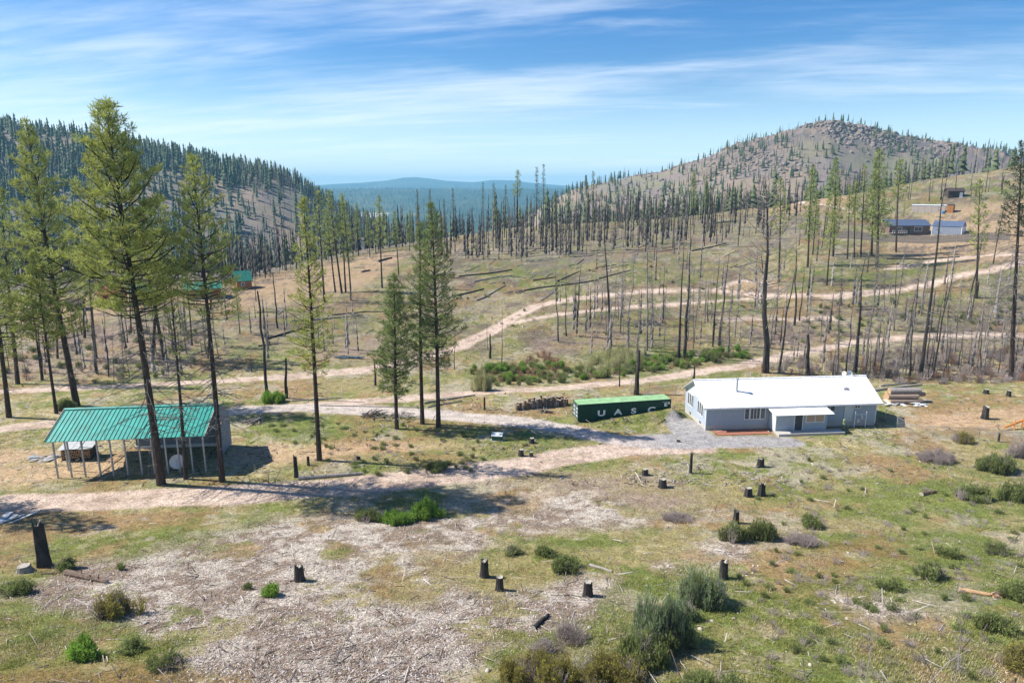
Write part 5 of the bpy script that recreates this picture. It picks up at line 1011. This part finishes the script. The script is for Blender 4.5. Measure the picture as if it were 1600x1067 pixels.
shrub_mass('track_weeds', 'weeds and small bushes between the drives', [(380,650),(600,660),(900,690),(760,735),(560,750),(470,700)], 110, ['grey', 'green', 'green'], (0.4, 1.0), (0.3, 0.7))
# long pale dead branches reaching in at the bottom right
for k, (pts, lab) in enumerate([([(1350,1075),(1362,1000),(1356,965)],'bare pale upright branch at the bottom, left of the arched ones'),([(1440,1080),(1480,1035),(1530,1005)],'bare pale branch arching right at the bottom edge'),([(1465,1075),(1440,1020),(1410,1000)],'bare pale branch leaning left at the bottom edge'),([(1490,1075),(1500,1010),(1488,985)],'bare upright branch right of the arched ones'),([(1080,1062),(1150,1050),(1225,1062)],'bleached branch lying at the bottom right of centre'),([(1450,1050),(1470,1070),(1520,1050)],'low bare branch crossing the arched ones')]):
    p0 = at(*pts[0]); m = MB(); P3 = []
    for j, q in enumerate(pts): Yq = p0.y+.15*j; P3.append(Vector((float(uof(*q))*Yq, Yq, CZ+float(slope(q[1]))*Yq))-p0)
    if k == 4: P3 = [at(*q)+UP*.12-p0 for q in pts]
    m.tube([P3[0], P3[0].lerp(P3[1], .5)+Vector((.05, 0, .03)), P3[1], P3[1].lerp(P3[2], .5)+Vector((.03, 0, .04)), P3[2]], [.028, .024, .02, .014, .006], 5)
    for e in range(7): a = P3[1].lerp(P3[2], random.random()) if e % 2 else P3[0].lerp(P3[1], .4+.6*random.random()); m.tube([a, a+Vector((rnd(-.5, .5), rnd(-.3, .3), rnd(.05, .5)))], [.012, .004], 4)
    link('bare_branch', m.mesh('bare_branch', ['grey']), None, p0, label=lab, category='branch')

# ------------------------------------------------------------------ grass, chips and litter over the open ground
def fast_at(px, py):                                               # vectorised intersection with the near ground
    u = uof(px, py); s = slope(py); Y = (0-CZ)/s
    for _ in range(9): z = height(u, Y); Y = .35*Y+.65*(z-CZ)/s
    return u*Y, Y, height(u, Y)
def scatter_ground(n, y0, y1, seed):
    rs = np.random.RandomState(seed); px = rs.uniform(-60, 1660, n); py = y0+(y1-y0)*rs.uniform(0, 1, n)**.9
    X, Y, Z = fast_at(px, py); c, m = cover(px, py, X, Y); return rs, X, Y, Z, c, m, px, py
def grass(n, y0, y1, seed, size, blades, keep, tint):
    rs, X, Y, Z, c, m, px, py = scatter_ground(n, y0, y1, seed); g = c[:, 1]/(c[:, 0]+1e-6)
    w = keep(g, m, X, Y)*(1-m['road'])*(1-m['drive']); k = rs.uniform(size=n) < w
    inshed = (X > FL.x-1) & (X < FR.x+2) & (Y > FL.y-1.5) & (Y < FL.y+13); inhouse = (X > A.x-.3) & (X < A.x+24) & (Y > A.y-3.6) & (Y < A.y+10); k &= ~(inshed | inhouse)
    X, Y, Z, c = X[k], Y[k], Z[k], c[k]; N_ = len(X); P = np.stack([X, Y, Z], 1)
    az = rs.uniform(0, 6.283, (N_, blades)); tl = rs.uniform(.15, .8, (N_, blades)); L_ = size*rs.uniform(.5, 1.3, (N_, blades))*(.6+.4*rs.uniform(size=(N_, 1))/1)
    d = np.stack([np.cos(az)*tl, np.sin(az)*tl, np.ones_like(az)], -1); d /= np.linalg.norm(d, axis=2, keepdims=True); sd = np.stack([-np.sin(az+rs.uniform(-1, 1, az.shape)), np.cos(az), np.zeros_like(az)], -1)
    o = P[:, None, :]+np.stack([rs.normal(size=az.shape)*size*.5, rs.normal(size=az.shape)*size*.5, -np.ones_like(az)*.02], -1); wd = size*.085
    V = np.stack([o-sd*wd, o+sd*wd, o+d*L_[..., None]], 2).reshape(-1, 3); Fc = np.arange(len(V)).reshape(-1, 3)
    t = rs.uniform(size=(N_, 1)); cc = c*.55+(np.array(tint[0])[None]*t+np.array(tint[1])[None]*(1-t))*.6; cc = cc*rs.uniform(.75, 1.3, (N_, 1))
    return V, Fc, np.repeat(cc, blades*3, 0)
Vg, Fg, Cg = [], [], []; n0 = 0
for args in [(52000, 770, 1090, 21, .24, 6, lambda g, m, X, Y: (.10+.9*ss(g, .78, 1.05))*(1-m['chips']*.93)*(.15+.85*ss(fbm(X, Y, 2.2, 3, 95), .42, .60)), [(.24,.285,.055),(.34,.32,.10)]), (30000, 560, 790, 22, .30, 5, lambda g, m, X, Y: (.1+.9*ss(g, .80, 1.05))*ss(fbm(X, Y, 3, 3, 96), .40, .58), [(.22,.255,.06),(.33,.29,.10)]),
             (34000, 700, 1090, 23, .24, 5, lambda g, m, X, Y: (1-m['chips'])*ss(fbm(X, Y, 3, 3, 97), .48, .62), [(.62,.54,.38),(.48,.41,.27)]), (14000, 400, 600, 24, .5, 4, lambda g, m, X, Y: (.2+.8*ss(g, .8, 1.05))*ss(fbm(X, Y, 6, 3, 98), .42, .6), [(.15,.18,.05),(.28,.25,.12)])]:
    V, Fc, C = grass(*args); Vg.append(V); Fg.append(Fc+n0); Cg.append(C); n0 += len(V)
link('meadow_grass', arr_mesh('meadow_grass', np.concatenate(Vg), np.concatenate(Fg), ['plant'], np.concatenate(Cg)), kind='stuff', label='green and straw coloured grass over the meadow', category='grass')
def slivers(n, y0, y1, seed, keep, ln, wd, cols):
    rs, X, Y, Z, c, m, px, py = scatter_ground(n, y0, y1, seed); k = rs.uniform(size=n) < keep(m, X, Y)*(1-m['road'])*(1-m['drive']); X, Y, Z = X[k], Y[k], Z[k]; N_ = len(X)
    a = rs.uniform(0, 6.283, N_); L_ = ln*rs.uniform(.3, 1, N_)**1.5*1.6*(np.clip(Y/190, .35, 1) if y0 < 500 else 1)*(1+1.5*(rs.uniform(size=N_) < .04)); W = wd*rs.uniform(.5, 1.5, N_); tz = rs.normal(size=N_)*.28
    d = np.stack([np.cos(a), np.sin(a), tz], 1)*L_[:, None]; s = np.stack([-np.sin(a), np.cos(a), rs.normal(size=N_)*.4], 1)*W[:, None]; o = np.stack([X, Y, Z+.03+L_*np.abs(tz)*.5], 1); th = np.array([[0, 0, 1.0]])*W[:, None]*.7
    V = np.stack([o-d-s, o+d-s, o+d+s, o-d+s, o-d+th, o+d+th], 1).reshape(-1, 3); b = np.arange(N_)[:, None]*6; F1 = np.concatenate([b+np.array([[0,1,5]]), b+np.array([[0,5,4]]), b+np.array([[1,2,5]]), b+np.array([[2,3,4]]), b+np.array([[2,4,5]]), b+np.array([[3,0,4]])])
    i = rs.randint(0, len(cols), N_); cc = np.array(cols)[i]*rs.uniform(.75, 1.2, (N_, 1)); return V, F1, np.repeat(cc, 6, 0)
V1_, F1_, C1_ = slivers(120000, 755, 1085, 31, lambda m, X, Y: .03+.97*m['chips'], .07, .013, [(.52,.465,.435),(.45,.39,.36),(.62,.57,.53),(.33,.26,.22),(.22,.16,.13),(.13,.10,.08),(.36,.28,.22)])
V2_, F2_, C2_ = slivers(3600, 700, 1085, 32, lambda m, X, Y: .25+.5*m['chips'], .5, .022, [(.40,.36,.33),(.26,.21,.18),(.10,.08,.07)])
V3_, F3_, C3_ = slivers(26000, 350, 760, 33, lambda m, X, Y: .16+.8*ss(fbm(X, Y, 9, 3, 99), .46, .60), .75, .035, [(.34,.30,.28),(.16,.13,.115),(.06,.05,.045),(.40,.35,.32)])
link('wood_litter', arr_mesh('wood_litter', np.concatenate([V1_, V2_, V3_]), np.concatenate([F1_, F2_+len(V1_), F3_+len(V1_)+len(V2_)]), ['litter'], np.concatenate([C1_, C2_, C3_])), kind='stuff', label='pale wood chips and splintered sticks strewn on the ground', category='wood chips')

# ------------------------------------------------------------------ haze
hb = MB(); hb.box(-15500, 15500, -120, 11000, -112, 170); hz = bpy.data.meshes.new('haze'); hz.from_pydata(hb.V, [], hb.F)
hm = bpy.data.materials.new('haze_air'); hm.use_nodes = True; hn = hm.node_tree.nodes; hn.clear(); ho = hn.new('ShaderNodeOutputMaterial'); pv = hn.new('ShaderNodeVolumePrincipled')
pv.inputs['Color'].default_value = (.32, .72, 1, 1); pv.inputs['Density'].default_value = .00013; pv.inputs['Anisotropy'].default_value = .0
hm.node_tree.links.new(pv.outputs[0], ho.inputs['Volume']); hz.materials.append(hm); link('haze', hz, kind='stuff')
scene.cycles.volume_bounces = 0
print('TRIS', sum(sum(len(p.vertices)-2 for p in m.polygons) if len(m.polygons) < 50000 else len(m.loops)-2*len(m.polygons) for m in bpy.data.meshes))
